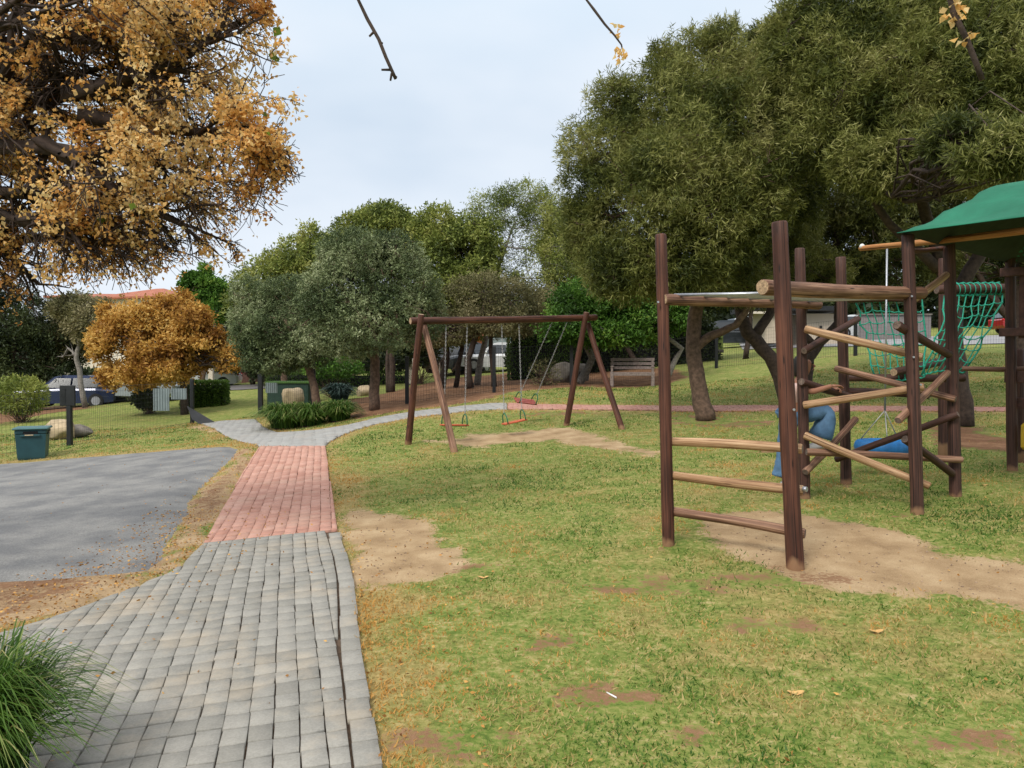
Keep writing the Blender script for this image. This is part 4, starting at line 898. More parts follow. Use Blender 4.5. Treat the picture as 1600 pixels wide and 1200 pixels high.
def swing(label, seat, topL, topR, hL, hR, m, tilt=0, wide=.50):
    s = P(*seat); T = thing('swing', (s[0], s[1], s[2] - .02), label, 'swing', SG)
    tl, tr_ = P(*topL), P(*topR); ax = (tr_ - tl); ax /= np.linalg.norm(ax); mid = (tl + tr_) / 2; dn = s - mid; dn /= np.linalg.norm(dn)
    fw = np.cross(ax, dn); fw /= np.linalg.norm(fw); upv = np.cross(fw, ax); upv = -dn
    ax = np.cross(upv, fw) * np.sign(np.dot(np.cross(upv, fw), ax)); ax = ax + np.array([0, 0, tilt]); ax /= np.linalg.norm(ax); upv = np.cross(fw, ax); upv *= np.sign(-np.dot(upv, dn))
    R3 = np.array([ax, fw, upv]).T
    for k in (-1, 0, 1):
        mb = MB(); mb.box(s + fw * .062 * k, (wide, .056, .026), M3=R3, bev=.006); mb.build('seat_plank', M[m], T)
    for sg, tp in ((-1, tl), (1, tr_)):
        c = s + ax * sg * wide * .40; mb = MB()
        arc = [c + fw * .10 * math.cos(a) * 1.0 + upv * (.0 + .19 * math.sin(a) ** .8 if math.sin(a) > 0 else 0) for a in np.linspace(0, math.pi, 15)]
        mb.tube(arc, .011, 8); mb.build('handle', M['green_steel'], T)
        chain('chain', tp, c + upv * .19, T)
    mb = MB(); mb.box(s - upv * .02, (wide * .98, .02, .012), M3=R3); mb.build('seat_bracket', M['green_steel'], T)
bz = lambda x: P(x, 507, 12.95 + (x - 641) / 291 * 1.9)
def tp(x): q = bz(x); return (x, 508, q_depth(x))
def q_depth(x): return 12.95 + (x - 641) / 291 * 1.9
swing('orange plank swing behind the left front leg of the pole frame, hanging straight', (710,664,13.35), (697,509,13.30), (730,508,13.50), 0, 0, 'orange_wood')
swing('orange plank swing in the middle, hanging straight with one end lower', (804,659,13.95), (784,508,13.86), (811,507,14.02), 0, 0, 'orange_wood', tilt=.13, wide=.46)
swing('red plank swing pushed back and up behind the middle one', (821,627,15.2), (862,505,14.40), (886,504,14.54), 0, 0, 'red_wood', wide=.48)

# ------------------------------------------------------------------ bench
bq = G(988, 23.4)
BN = thing('park_bench', bq, 'weathered brown slatted bench on bare soil under the trees', 'bench', rz=-.16)
def bb(name, c, size, rx=0): 
    mb = MB(); mb.box(c, size, M3=np.array(Matrix.Rotation(rx, 3, 'X')), bev=.008); o = mb.build(name, M['bench'], BN, world=False); return o
for k in range(3): bb('backrest_slat', (0, .30 + k * .03, .58 + k * .13), (1.36, .03, .095), -.2)
for k in range(4): bb('seat_slat', (0, -.17 + k * .12, .43), (1.36, .10, .03))
bb('front_rail', (0, -.2, .38), (1.3, .03, .09))
for sx in (-.62, .62):
    bb('leg', (sx, -.18, .21), (.10, .10, .42)); bb('leg', (sx, .24, .21), (.10, .10, .42)); bb('back_post', (sx, .31, .64), (.07, .05, .50), -.2)
    bb('armrest', (sx, .02, .62), (.09, .50, .035)); bb('arm_support', (sx, -.18, .53), (.06, .06, .16))

# ------------------------------------------------------------------ litter bin
bq = G(50, 15.6)
BI = thing('litter_bin', bq, 'dark teal plastic litter bin with a slot in its front, standing on the left lawn', 'litter bin', rz=.42)
def lb(name, c, size, m, bev=.02, par=BI): mb = MB(); mb.box(c, size, bev=bev); return mb.build(name, M[m], par, world=False)
mb = MB(); V = []
for z, w_ in ((0, .46), (.04, .48), (.50, .54), (.52, .54)): V += [(-w_/2, -w_/2, z), (w_/2, -w_/2, z), (w_/2, w_/2, z), (-w_/2, w_/2, z)]
Fq = [(3,2,1,0), (12,13,14,15)] + [(i*4+k, i*4+(k+1)%4, (i+1)*4+(k+1)%4, (i+1)*4+k) for i in range(3) for k in range(4)]
mb.add(V, Fq); mb.build('body', M['bin'], BI, world=False)
lb('hood', (0, .0, .565), (.56, .56, .09), 'bin'); lb('lid', (0, 0, .63), (.64, .64, .045), 'bin_lid')
lb('slot', (0, -.279, .545), (.26, .012, .07), 'void', .003); lb('slot_lip', (0, -.285, .49), (.36, .04, .055), 'bin'); lb('slot', (.279, 0, .545), (.012, .26, .07), 'void', .003)
lb('litter_label', (-.02, -.31, .505), (.15, .006, .02), 'stone', .002)

# ------------------------------------------------------------------ boulders
def boulder(label, px, D, rx, ry, rz_, m, seed, cat='boulder', sink=.15):
    c = G(px, D); T = None; rs = np.random.RandomState(seed); import bmesh
    bm = bmesh.new(); bmesh.ops.create_icosphere(bm, subdivisions=4, radius=1); v = np.array([q.co[:] for q in bm.verts]); 
    pl = unit(rs.normal(size=(9, 3)))
    for n_ in pl: dd = v @ n_; v -= np.clip(dd - .72, 0, None)[:, None] * n_ * .85
    v *= (1 + .22 * (fbm(v * 1.3 + seed, seed)[:, None] - .5) + .08 * (fbm(v * 5 + seed, seed + 1)[:, None] - .5)); v *= [rx, ry, rz_]
    f = [[q.index for q in g_.verts] for g_ in bm.faces]; bm.free()
    o = mesh('boulder', v, f, M[m], None, smooth=True); o.location = (c[0], c[1], c[2] + rz_ * (1 - sink * 2)); tag(o, label, cat); return o
boulder('cream boulder on the grass beyond the black fence post', 92, 19.2, .46, .36, .30, 'stone', 3)
boulder('brown-grey low rock joined to the right of the cream boulder', 119, 19.6, .40, .34, .21, 'stone_grey', 4)
boulder('pale squared boulder behind the leaning olive trunk', 457, 25.5, .42, .4, .46, 'stone', 5)
boulder('large pale grey boulder behind the fence between the swings and the tall bush', 882, 25.5, .50, .45, .40, 'stone_grey', 6)
boulder('round grey boulder next to the largest one behind the right swing leg', 908, 25.8, .34, .32, .40, 'stone_grey', 7)
boulder('terracotta coloured block lying in grass behind the fence', 568, 27.5, .32, .3, .26, 'stone', 8)

# ------------------------------------------------------------------ fences: black posts and welded mesh
def fence(name, label, posts_, ph, skip=(), wire=.0028, pw=.10):
    q0 = G(*posts_[0]); T = thing(name, q0, label, 'fence'); Q = [G(*q) for q in posts_]
    for i, q in enumerate(Q):
        if len(posts_[i]) > 2 and posts_[i][2] == 0: continue
        mb = MB(); mb.box((q[0], q[1], q[2] + ph / 2), (pw, pw, ph + .06), bev=.008); mb.build('post', M['black'], T)
    for i in range(len(Q) - 1):
        if i in skip: continue
        a, b_ = Q[i], Q[i + 1]; Ln = np.hypot(*(b_ - a)[:2]); n = int(Ln / .076); mb = MB()
        segs = max(1, int(Ln / 1.2))
        for k in range(1, n):
            t_ = k / n; x, y = a[:2] + (b_ - a)[:2] * t_; z = h1(x, y); z0 = a[2] + (b_[2] - a[2]) * t_
            mb.tube([(x, y, z - .02), (x, y, z + ph - .04)], wire, 3, caps=False)
        for j in range(11):
            zz_ = .05 + j * (ph - .1) / 10; pts = []
            for k in range(segs + 1): t_ = k / segs; x, y = a[:2] + (b_ - a)[:2] * t_; pts.append((x, y, h1(x, y) + zz_))
            mb.tube(pts, wire * (1.5 if j in (0, 10) else .7), 3, caps=False)
        mb.build('mesh_panel', M['black'], T)
    return T
fence('mesh_fence', 'black welded mesh fence with square posts on the left lawn up to the gate', [(-60,15.5),(108,17.0),(300,23.0)], 1.32)
fence('mesh_fence', 'black welded mesh fence running behind the path, swings and bench', [(487,23.8),(636,21.5),(772,21.9),(893,23.5),(1119,27.2),(1336,25.6),(1500,24.6),(1680,23.6)], 1.30)
GT = fence('mesh_gate', 'black gate frame with mesh behind the green clumps', [(407,24.5),(489,23.75)], 1.32, pw=.14)
GT['category'] = 'gate'
q, q2 = G(407,24.5), G(489,23.75); mb = MB(); mb.tube([q + [0, 0, 1.28], q2 + [0, 0, 1.28]], .03, 8); mb.build('top_bar', M['black'], GT)
mb = MB(); mb.box(G(108,17.0) + [-.02, -.03, 1.12], (.34, .05, .46), bev=.01); tag(mb.build('notice_board', M['black'], None), 'small black board fixed to the top of the left fence post', 'board')
o = COL.objects['notice_board']
def ribbed(name, label, px0, px1, py0, py1, D):
    a, b_ = P(px0, py0, D), P(px1, py1, D); mb = MB(); w_ = b_[0] - a[0]; h_ = a[2] - b_[2]; n = 6; xs, ys = [], []
    for k in range(n): xs += [k / n, (k + .12) / n, (k + .5) / n, (k + .62) / n]; ys += [0, .018, .018, 0]
    xs.append(1); ys.append(0); V = []
    for x, y in zip(xs, ys): V += [(a[0] + w_ * x, a[1] - y, a[2]), (a[0] + w_ * x, a[1] - y, b_[2]), (a[0] + w_ * x, a[1] + .02 - y, a[2]), (a[0] + w_ * x, a[1] + .02 - y, b_[2])]
    Fq = []
    for k in range(len(xs) - 1): i = k * 4; Fq += [(i, i+1, i+5, i+4), (i+2, i+6, i+7, i+3), (i, i+4, i+6, i+2), (i+1, i+3, i+7, i+5)]
    Fq += [(0, 2, 3, 1)]; i = (len(xs) - 1) * 4; Fq += [(i, i+1, i+3, i+2)]
    mb.add(V, Fq); return tag(mb.build(name, M['sheet'], None), label, 'panel')
ribbed('ribbed_panel', 'tall grey ribbed panel fixed on the mesh fence', 239, 264, 607, 642, 21.0)
ribbed('ribbed_panel', 'short wide grey ribbed panel right of the tall one', 267, 291, 607, 624, 21.8)
ribbed('ribbed_panel', 'small blue-grey ribbed panel on the mesh beside the gate post', 415, 433, 598, 614, 24.1)
mb = MB(); a, b_, c_ = P(296,640,22.8), P(338,661,22.6), P(300,662,22.6)
V = [P(292,634,22.9), P(316,648,22.7), P(338,661,22.4), P(312,663,22.3), P(300,655,22.4)]; V = [np.array(q) for q in V]
mb.add([q for q in V] + [q + [0, .08, -.02] for q in V], [(0,1,2,3,4), (9,8,7,6,5)] + [(k, 5 + k, 5 + (k + 1) % 5, (k + 1) % 5) for k in range(5)])
tag(mb.build('black_triangle', M['black'], None), 'black triangular sheet hanging from the left gate post to the ground', 'sheet')  # thin black slab slanting from the gate post to the ground
# small things on the lawn
mb = MB(); q = at(948,1086); q2 = at(963,1096); mb.tube([q + [0, 0, .012], q2 + [0, 0, .018]], .004, 6); tag(mb.build('white_stick', plain('white_stick', (.75, .73, .7), .6), None), 'thin white stick lying on a bare patch of the lawn', 'stick')
for k, (x, y, lb_) in enumerate([(1537,760,'small dry leaf lying on green grass at the right'), (755,905,'single yellow leaf beside the bare patch near the paving'), (1369,990,'curled orange leaf lying on the right lawn'), (1243,1087,'flat orange leaf on the lawn near the bottom right')]):
    q = at(x, y); s_ = .028; mb = MB(); V = [q + [s_ * math.cos(a) * 1.5, s_ * .8 * math.sin(a), .012 + .012 * abs(math.cos(a))] for a in np.linspace(0, 2 * math.pi, 9)[:-1]] + [q + [0, 0, .008]]
    mb.add(V, [(i, (i + 1) % 8, 8) for i in range(8)]); tag(mb.build('fallen_leaf', plain('orange_leaf', (.55, .33, .12), .7), None), lb_, 'leaf')

# ------------------------------------------------------------------ parked cars
def car_proto(name, label, col, loc, rz, suv=False, sc=1.0):
    T = thing(name, loc, label, 'car', 'cars parked beyond the fence', rz); h = 1.62 if suv else 1.42; Lc = 4.2 * sc; W = 1.72
    pm, t, b = mat('paint_' + label.split()[0] + '_' + label.split()[1]); b.inputs['Base Color'].default_value = (*col, 1); b.inputs['Roughness'].default_value = .28; b.inputs['Metallic'].default_value = .25; b.inputs['Coat Weight'].default_value = .5
    def loft(secs, mats, nm, mi=0):
        V, Fq = [], []; n = len(secs[0])
        for s_ in secs: V += s_
        for i in range(len(secs) - 1):
            for k in range(n): Fq.append((i*n+k, i*n+(k+1)%n, (i+1)*n+(k+1)%n, (i+1)*n+k))
        Fq += [tuple(range(n))[::-1], tuple((len(secs)-1)*n+k for k in range(n))]
        return mesh(nm, V, Fq, mats, T, world=False, smooth=False)
    def sec(x, z0, z1, w, r=.12):
        return [(x, -w/2, z0), (x, -w/2, z1 - r), (x, -w/2 + r * .35, z1 - r * .3), (x, -w/2 + r, z1), (x, w/2 - r, z1), (x, w/2 - r * .35, z1 - r * .3), (x, w/2, z1 - r), (x, w/2, z0)]
    hb = .92 if suv else .82
    body = loft([sec(-Lc/2, .42, .66, W*.84), sec(-Lc/2 + .10, .24, .78, W*.94), sec(-Lc/2 + .9, .20, hb, W), sec(-.2, .20, hb + .05, W), sec(Lc/2 - .8, .20, hb + .06, W), sec(Lc/2 - .10, .26, hb, W*.95), sec(Lc/2, .42, .74, W*.86)], pm, 'body')
    xs = [(-1.05, hb - .02, W*.9), (-.45, h - .07, W*.72), (-.1, h, W*.70), (.9, h - .02, W*.70), (1.45 if not suv else 1.65, h - .14, W*.70), (1.95, hb + .0, W*.88)]
    def cab(x, z, w): return [(x, -w/2 - .02, hb - .05), (x, -w/2, (z + hb) / 2), (x, -w/2 + .06, z), (x, w/2 - .06, z), (x, w/2, (z + hb) / 2), (x, w/2 + .02, hb - .05)]
    loft([cab(x * sc, z, w) for x, z, w in xs], pm, 'roof')
    for s_ in (-1, 1):                       # side glass, just proud of the pillars
        for x0, x1, x2, x3 in ((-.78, -.38, .25, .25), (.33, .33, 1.2, 1.55)):
            y = s_ * (W * .355 + .035); yb = s_ * (W * .45 + .028); V = [(x0*sc, yb, hb + .06), (x1*sc, y, h - .13), (x2*sc, y, h - .13), (x3*sc, yb, hb + .06)]
            V2 = [(a, c - s_ * .02, z) for a, c, z in V]; mesh('window', V + V2, [(0,1,2,3), (7,6,5,4), (0,4,5,1), (1,5,6,2), (2,6,7,3), (3,7,4,0)], M['glass'], T, world=False)
        for x in (-Lc/2 + .78, Lc/2 - .78):
            mb = MB(); mb.tube([(x, s_ * (W/2 - .19), .31), (x, s_ * (W/2 + .012), .31)], .31, 20); w_ = mb.build('wheel', M['tyre'], T, world=False)
            mb = MB(); mb.tube([(x, s_ * (W/2 + .005), .31), (x, s_ * (W/2 + .022), .31)], .19, 14); o = mesh('rim', mb.v, mb.f, M['steel'], w_, world=False)
        mb = MB(); mb.box((-Lc/2 + .07, s_ * .62, .66), (.10, .26, .11), bev=.03); mb.build('headlight', plain('lamp_glass', (.6, .62, .62), .15, bmp=0), T, world=False)
        mb = MB(); mb.box((Lc/2 - .05, s_ * .66, .74), (.10, .22, .14), bev=.03); mb.build('taillight', plain('red_lamp', (.4, .01, .01), .2, bmp=0), T, world=False)
        mb = MB(); mb.box((-.72*sc, s_ * (W/2 + .07), hb + .1), (.12, .16, .10), bev=.03); mb.build('mirror', pm, T, world=False)
    for x0, z0, x1, z1, w0, w1 in ((-1.09, hb + .0, -.50, h - .09, W*.80, W*.66), (2.0, hb + .04, 1.53 if not suv else 1.72, h - .17, W*.78, W*.64)):
        V = [(x0*sc, -w0/2, z0), (x0*sc, w0/2, z0), (x1*sc, w1/2, z1), (x1*sc, -w1/2, z1)]; V = [(x, y, z + .025) for x, y, z in V]; V2 = [(x, y, z - .03) for x, y, z in V]
        mesh('windscreen', V + V2, [(0,1,2,3), (7,6,5,4), (0,4,5,1), (1,5,6,2), (2,6,7,3), (3,7,4,0)], M['glass'], T, world=False)
    mb = MB(); mb.box((-Lc/2 + .0, 0, .52), (.03, .9, .13), bev=.008); mb.build('grille', M['black'], T, world=False)
    return T
def gl(px, D): q = G(px, D); return tuple(q)
car_proto('parked_car', 'dark blue car parked beside the leaning pale trunk on the left', (.010, .020, .07), gl(112, 33.6), rad(8))
car_proto('parked_car', 'small navy car parked between the beige pillars', (.012, .03, .11), gl(165, 45), rad(75))
car_proto('parked_car', 'silver car parked under the orange autumn tree behind the grey panels', (.30, .33, .35), gl(232, 33.5), rad(158))
car_proto('parked_car', 'white car parked behind the clipped green hedge', (.62, .64, .66), gl(312, 41), rad(12))
car_proto('parked_car', 'black sport utility car parked behind the swing chains', (.012, .014, .02), gl(716, 38.5), rad(60), suv=True)
car_proto('parked_car', 'white car parked right of the black one behind the swings', (.66, .67, .68), gl(782, 38), rad(2))
car_proto('parked_car', 'dark grey hatchback parked by the road behind the forked trunk', (.02, .025, .03), gl(1150, 40.5), rad(172))
car_proto('parked_car', 'white van-like car parked behind the dark grey hatchback', (.68, .68, .68), gl(1185, 46), rad(185), suv=True)
car_proto('parked_car', 'red car parked on the road seen through the right climbing net', (.35, .02, .02), gl(1612, 44), rad(178))
car_proto('parked_car', 'white car on the road beside the middle log post', (.62, .63, .63), gl(1345, 45), rad(180))

# ------------------------------------------------------------------ buildings, walls and posts beyond the fence
def house(label, px, D, W, Dp, zr, rise, rz, wallm='plaster_w', z0=None, py=None):
    q = G(px, D); T = thing('house', q, label, 'house', None, rz); z = zr - q[2]
    mb = MB(); mb.box((0, 0, z / 2 - .3), (W, Dp, z + .6)); wl = mb.build('wall', M[wallm], T, world=False)
    ov = .45; V = [(-W/2-ov, -Dp/2-ov, z), (W/2+ov, -Dp/2-ov, z), (W/2+ov, Dp/2+ov, z), (-W/2-ov, Dp/2+ov, z), (-W/2 + Dp*.35, 0, z + rise), (W/2 - Dp*.35, 0, z + rise)]
    V += [(x, y, zz_ - .14) for x, y, zz_ in V[:4]]
    mesh('roof', V, [(0,1,5,4), (1,2,5), (2,3,4,5), (3,0,4), (6,9,8,7), (0,6,7,1), (1,7,8,2), (2,8,9,3), (3,9,6,0)], M['tiles'], T, world=False)
    for k in range(3):
        x = -W/2 + W * (k + .5) / 3; mb = MB(); mb.box((x, -Dp/2 - .012, z - 1.3), (1.2, .06, 1.1)); f = mb.build('window', M['plaster_w'], T, world=False)
        mb = MB(); mb.box((x, -Dp/2 - .05, z - 1.3), (1.05, .03, .95)); mesh('pane', mb.v, mb.f, M['glass'], f, world=False)
    return T
tm, t, b = mat('red_roof_tiles'); wv = N(t, 'ShaderNodeTexWave'); wv.inputs['Scale'].default_value = 3.2; wv.inputs['Distortion'].default_value = .5; L(t, objc(t), wv.inputs['Vector'])
L(t, mixc(t, .5, rampn(t, noise(t, 4, 4, objc(t)), [(.3, (.26, .075, .04)), (.7, (.42, .15, .085))]), rampn(t, wv.outputs['Fac'], [(.2, (.3, .3, .3)), (.8, (.7, .7, .7))]), 'SOFT_LIGHT'), b.inputs['Base Color']); b.inputs['Roughness'].default_value = .85; M['tiles'] = tm
zat = lambda py, D: P(800, py, D)[2]
house('pale house with low red tiled roof just left above the orange tree', 168, 62, 5.5, 6, zat(469, 62), .5, .1)
house('pale house with wider pitched red tiled roof above the orange tree', 252, 60, 5.2, 6.5, zat(470, 60), .95, -.2)
house('house with dark red roof edge showing between the green tree and the tall olive', 375, 58, 3.2, 5, zat(474, 58), .8, .35)
M['hedge_top'] = plain('moss_green_lid', (.05, .11, .02), .8)
GH = thing('gatehouse', G(1235, 36), 'beige gatehouse with flat dark roof seen through the forked trunk and logs', 'building')
def gb(name, px0, px1, py0, py1, D, dp, m, par=GH, bev=0):
    a, b_ = P(px0, py0, D), P(px1, py1, D); mb = MB(); mb.box(((a[0]+b_[0])/2, a[1] + dp/2, (a[2]+b_[2])/2), (abs(b_[0]-a[0]), dp, abs(a[2]-b_[2])), bev=bev); return mb.build(name, M[m], par)
gb('wall', 1197, 1222, 486, 536, 36, 2.0, 'plaster'); gb('wall', 1255, 1312, 490, 538, 36.3, 2.0, 'plaster'); gb('roof', 1170, 1322, 478, 485, 35.6, 3.0, 'black')
gb('canopy_edge', 1170, 1200, 486.5, 490, 35.5, .2, 'plaster_w')
gb('wall_vent', 1281, 1285, 509, 513, 36.2, .05, 'black')
BW = thing('boundary_wall', G(1400, 40), 'long pale grey wall beyond the road behind the climbing net', 'wall')
M['wall_grey'] = plain('grey_wall', (.19, .17, .165), .9, var=.1, scale=2); gb('wall', 1345, 1455, 492, 536, 41, .3, 'wall_grey', BW); gb('coping', 1343, 1457, 490, 492, 40.9, .5, 'stone_grey', BW)
TWL = thing('terracotta_house', G(715, 43), 'terracotta walled house with windows behind the black parked car', 'house')
gb('wall', 668, 752, 525, 592, 44, 4.0, 'terracotta', TWL); gb('window', 700, 710, 545, 562, 43.9, .08, 'glass', TWL); gb('window', 676, 686, 545, 562, 43.9, .08, 'glass', TWL); gb('roof', 662, 758, 518, 525, 43.6, 5, 'tiles', TWL)
GW = thing('garage', G(765, 44), 'pale grey garage block with dark opening right of the terracotta house', 'building')
gb('wall', 752, 800, 528, 560, 45, 4.0, 'sheet', GW); gb('door_opening', 757, 795, 553, 566, 44.9, .1, 'void', GW)
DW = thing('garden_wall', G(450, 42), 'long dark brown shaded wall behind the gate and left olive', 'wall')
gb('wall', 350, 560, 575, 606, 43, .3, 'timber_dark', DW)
BLW = thing('carport', G(60, 42), 'dark carport with pale roof edge on the far left', 'carport')
gb('roof', 38, 78, 583, 586, 40, 2.5, 'plaster_w', BLW); gb('post', 40, 42, 585, 640, 40, .15, 'black', BLW); gb('post', 74, 76, 585, 640, 40, .15, 'black', BLW); gb('beam', 44, 62, 590, 598, 40.5, .2, 'plaster', BLW)
PG = 'beige pillars beyond the left fence'
for px0, px1, py0, py1, D, lb_ in ((139, 143, 597, 617, 35, 'thin short beige pillar beside the parked blue car'), (147, 152, 592, 632, 34, 'beige pillar right of the parked blue car'), (168, 172, 591, 626, 35, 'narrow beige pillar left of the pale boarded gate'),
                              (199, 206, 588, 626, 34, 'broad beige pillar just left of the leafy shrub under the orange tree'), (325, 332, 576, 600, 38, 'beige pillar with wall rising above the clipped hedge')):
    q = G((px0 + px1) / 2, D); T = thing('pillar', q, lb_, 'pillar', PG); gb('shaft', px0, px1, py0 + 1.2, py1 + 4, D, .22, 'plaster_w', T); gb('cap', px0 - .7, px1 + .7, py0, py0 + 1.2, D - .02, .28, 'plaster_w', T)
PB = thing('boarded_gate', G(180, 35), 'pale vertical board gate between two beige pillars on the left', 'gate')
for k in range(6): gb('board', 172.6 + k * 3.1, 175.2 + k * 3.1, 591 + (k % 2), 611, 35.2, .05, 'bench', PB)
M['box_green'] = plain('dark_green_cabinet_paint', (.012, .035, .025), .5); UB = thing('utility_cabinet', G(450, 27), 'dark green utility cabinet seen behind the black gate mesh and green clumps', 'cabinet'); gb('body', 417, 482, 599, 642, 27, .9, 'box_green', UB, .02); gb('lid', 415, 484, 596, 599, 26.95, 1.0, 'hedge_top', UB)
KB = thing('low_kerb', G(155, 34), 'low white kerb slab in front of the pillars beyond the left fence', 'kerb'); gb('slab', 146, 175, 627, 629.5, 33.6, .3, 'plaster_w', KB)
for px0, px1, py0, py1, D, lb_ in ((644, 650, 560, 602, 31, 'thin white post behind the left swing leg'), (685.5, 687.5, 567, 590, 33, 'slim white marker post beside the grass strip behind the swings'), (637,646,552,600,33,'pale round column behind the left swing leg')):
    T = thing('marker_post', G((px0+px1)/2, D), lb_, 'post'); gb('shaft', px0, px1, py0, py1, D, .12, 'plaster_w', T, bev=.02); gb('foot', px0-.5, px1+.5, py1-.5, py1+3, D, .16, 'stone_grey', T)
T = thing('marker_post', G(1124, 30), 'yellow-green painted post behind the fence left of the parked hatchback', 'post'); M['ygreen'] = plain('yellow_green_paint', (.30, .36, .10), .7); gb('shaft', 1121, 1130, 520, 548, 31, .3, 'ygreen', T); gb('foot', 1120, 1131, 546, 551, 31, .4, 'stone_grey', T)

# ------------------------------------------------------------------ the autumn tree overhead on the left and the one whose twigs hang into the top
def autumn(name, label, base, limbs, seed, tipm, bark, spec, ltint=.5, loose=None, only=None):
    rs = np.random.RandomState(seed); T = thing(name, base, label, 'tree'); mb = MB(); 
    for pts, r in limbs['trunk']: mb.tube(pts, r, 10)
    mb.build('trunk', bark, T)
    segA, segB, ra, rb = [], [], [], []; tipsP, tipsD = [], []
    def grow(p, d, Ln, r, lev):
        k = 5 if lev < 2 else 3; q = np.array(p, float); pts = [q.copy()]
        for i in range(k):
            d = unit(d + rs.normal(size=3) * (.17 if lev < 2 else .26) + np.array([0, 0, spec['droop'][lev]])); q = q + d * Ln / k; pts.append(q.copy())
            if lim(q) < rs.normal(0, 14) or q[0] / q[1] > -.302 + rs.normal(0, .012) - (.03 if q[2] > 4.1 else 0): break
        k = len(pts) - 1
        if k < 1: return
        for i in range(k):
            segA.append(pts[i]); segB.append(pts[i + 1]); ra.append(r * (1 - .6 * i / k)); rb.append(r * (1 - .6 * (i + 1) / k))
        if lev >= spec['lev']:
            for i in range(1, k + 1):
                if rs.rand() < .8: tipsP.append(pts[i]); tipsD.append(d)
            return
        n = spec['n'][lev]
        for i in range(n):
            t_ = rs.uniform(.15, 1.0) if i < n - 1 else 1.0; j = min(int(t_ * k), k - 1); pp_ = pts[j] + (pts[j + 1] - pts[j]) * (t_ * k - j)
            dd = unit(d + rs.normal(size=3) * spec['spread'][lev]); grow(pp_, dd, Ln * rs.uniform(*spec['len'][lev]), r * (1 - .55 * t_) * .55, lev + 1)
        if lev >= 1: tipsP.append(pts[-1]); tipsD.append(d)
    for p, d, Ln, r in limbs['limbs']: grow(np.array(p, float), unit(np.array(d, float)), Ln, r, 0)
    segA, segB = np.array(segA), np.array(segB)
    twigs('branches', segA, segB, np.maximum(np.array(ra) * 1.7, .0032), np.maximum(np.array(rb) * 1.6, .0028), bark, T, .02, rs)
    return T, np.array(tipsP), np.array(tipsD), rs
def lim(q):                       # how far above the crown's lower outline a point is
    return 452 - .26 * (q[0] / q[1] * F + 800) - (572 - (q[2] - CAMZ) / q[1] * F)
hub = P(-260, 330, 6.6); base = G(-420, 6.8)
limbs = {'trunk': [([base + [0, 0, -.1], base + [.05, 0, .8], (base + hub) / 2 + [.1, .1, .2], hub], [.19, .16, .15, .12])],
 'limbs': [(hub, P(150,170,6.0) - hub, 2.3, .085), (hub, P(60,60,6.2) - hub, 2.5, .075), (hub, P(100,260,5.8) - hub, 2.2, .08), (hub, P(-60,-40,6.6) - hub, 2.4, .07), (hub, P(40,340,6.2) - hub, 2.1, .06),
           (hub, P(200,100,5.6) - hub, 2.05, .07), (P(-60,190,6.3), P(300,150,6.0) - P(-60,190,6.3), 1.6, .065), (P(-80,120,6.2), P(260,20,6.2) - P(-80,120,6.2), 1.5, .055), (P(-40,220,6.0), P(300,290,6.0) - P(-40,220,6.0), 1.55, .05), (hub, P(-20,420,6.0) - hub, 1.6, .05), (P(-120,250,6), P(120,420,5.9) - P(-120,250,6), 1.5, .05), (P(100,150,6.0), P(400,130,5.9) - P(100,150,6.0), 1.35, .05), (P(120,180,5.9), P(420,280,5.9) - P(120,180,5.9), 1.3, .045), (P(60,60,6.1), P(380,70,6.2) - P(60,60,6.1), 1.4, .045), (P(160,0,6.2), P(420,-30,6.3) - P(160,0,6.2), 1.1, .04), (P(60,220,5.9), P(360,330,5.7) - P(60,220,5.9), 1.3, .045)]}
spec = {'lev': 3, 'n': (9, 8, 6), 'spread': (.42, .5, .6), 'len': ((.35, .6), (.4, .62), (.45, .7)), 'droop': (.0, -.05, -.10, -.12)}
AT, TP, TD, rs = autumn('autumn_tree', 'near autumn tree with drooping black branches and papery orange clusters filling the upper left', base, limbs, 5, M['papery'], M['bark_dark'], spec)
# outline of the crown in the photograph keeps clusters denser high up and sparse on the hanging lower twigs
TPall = TP.copy()
a_, b_ = (TP[:, 0] / TP[:, 1] * F + 800), 572 - (TP[:, 2] - CAMZ) / TP[:, 1] * F
height = TP[:, 2]
p_keep = np.clip(np.array([lim(q) for q in TP]) / 190, .12, .62) * np.clip((fbm(TP * 2.6, 44, 2) - .40) * 7, .06, 1); kp = rs.rand(len(TP)) < p_keep; TP, TD = TP[kp], TD[kp]
print('AUTUMN tips', len(TP), 'px', np.percentile(a_, [5, 50, 95, 99, 100]), 'py', np.percentile(b_, [1, 5, 50, 95, 99]))
per = 11; n = len(TP) * per
pos = np.repeat(TP, per, 0) + rs.normal(size=(n, 3)) * .028; tint = np.repeat((fbm(TP * 1.5, 3, 2) - .5) * 1.4 + .52 + rs.normal(0, .12, len(TP)), per) + rs.normal(0, .15, n)
leaves('papery_clusters', pos, rs.normal(size=(n, 3)) + [0, 0, -.2], .037, .030, tint, M['papery'], AT, rs=rs, fold=.4)

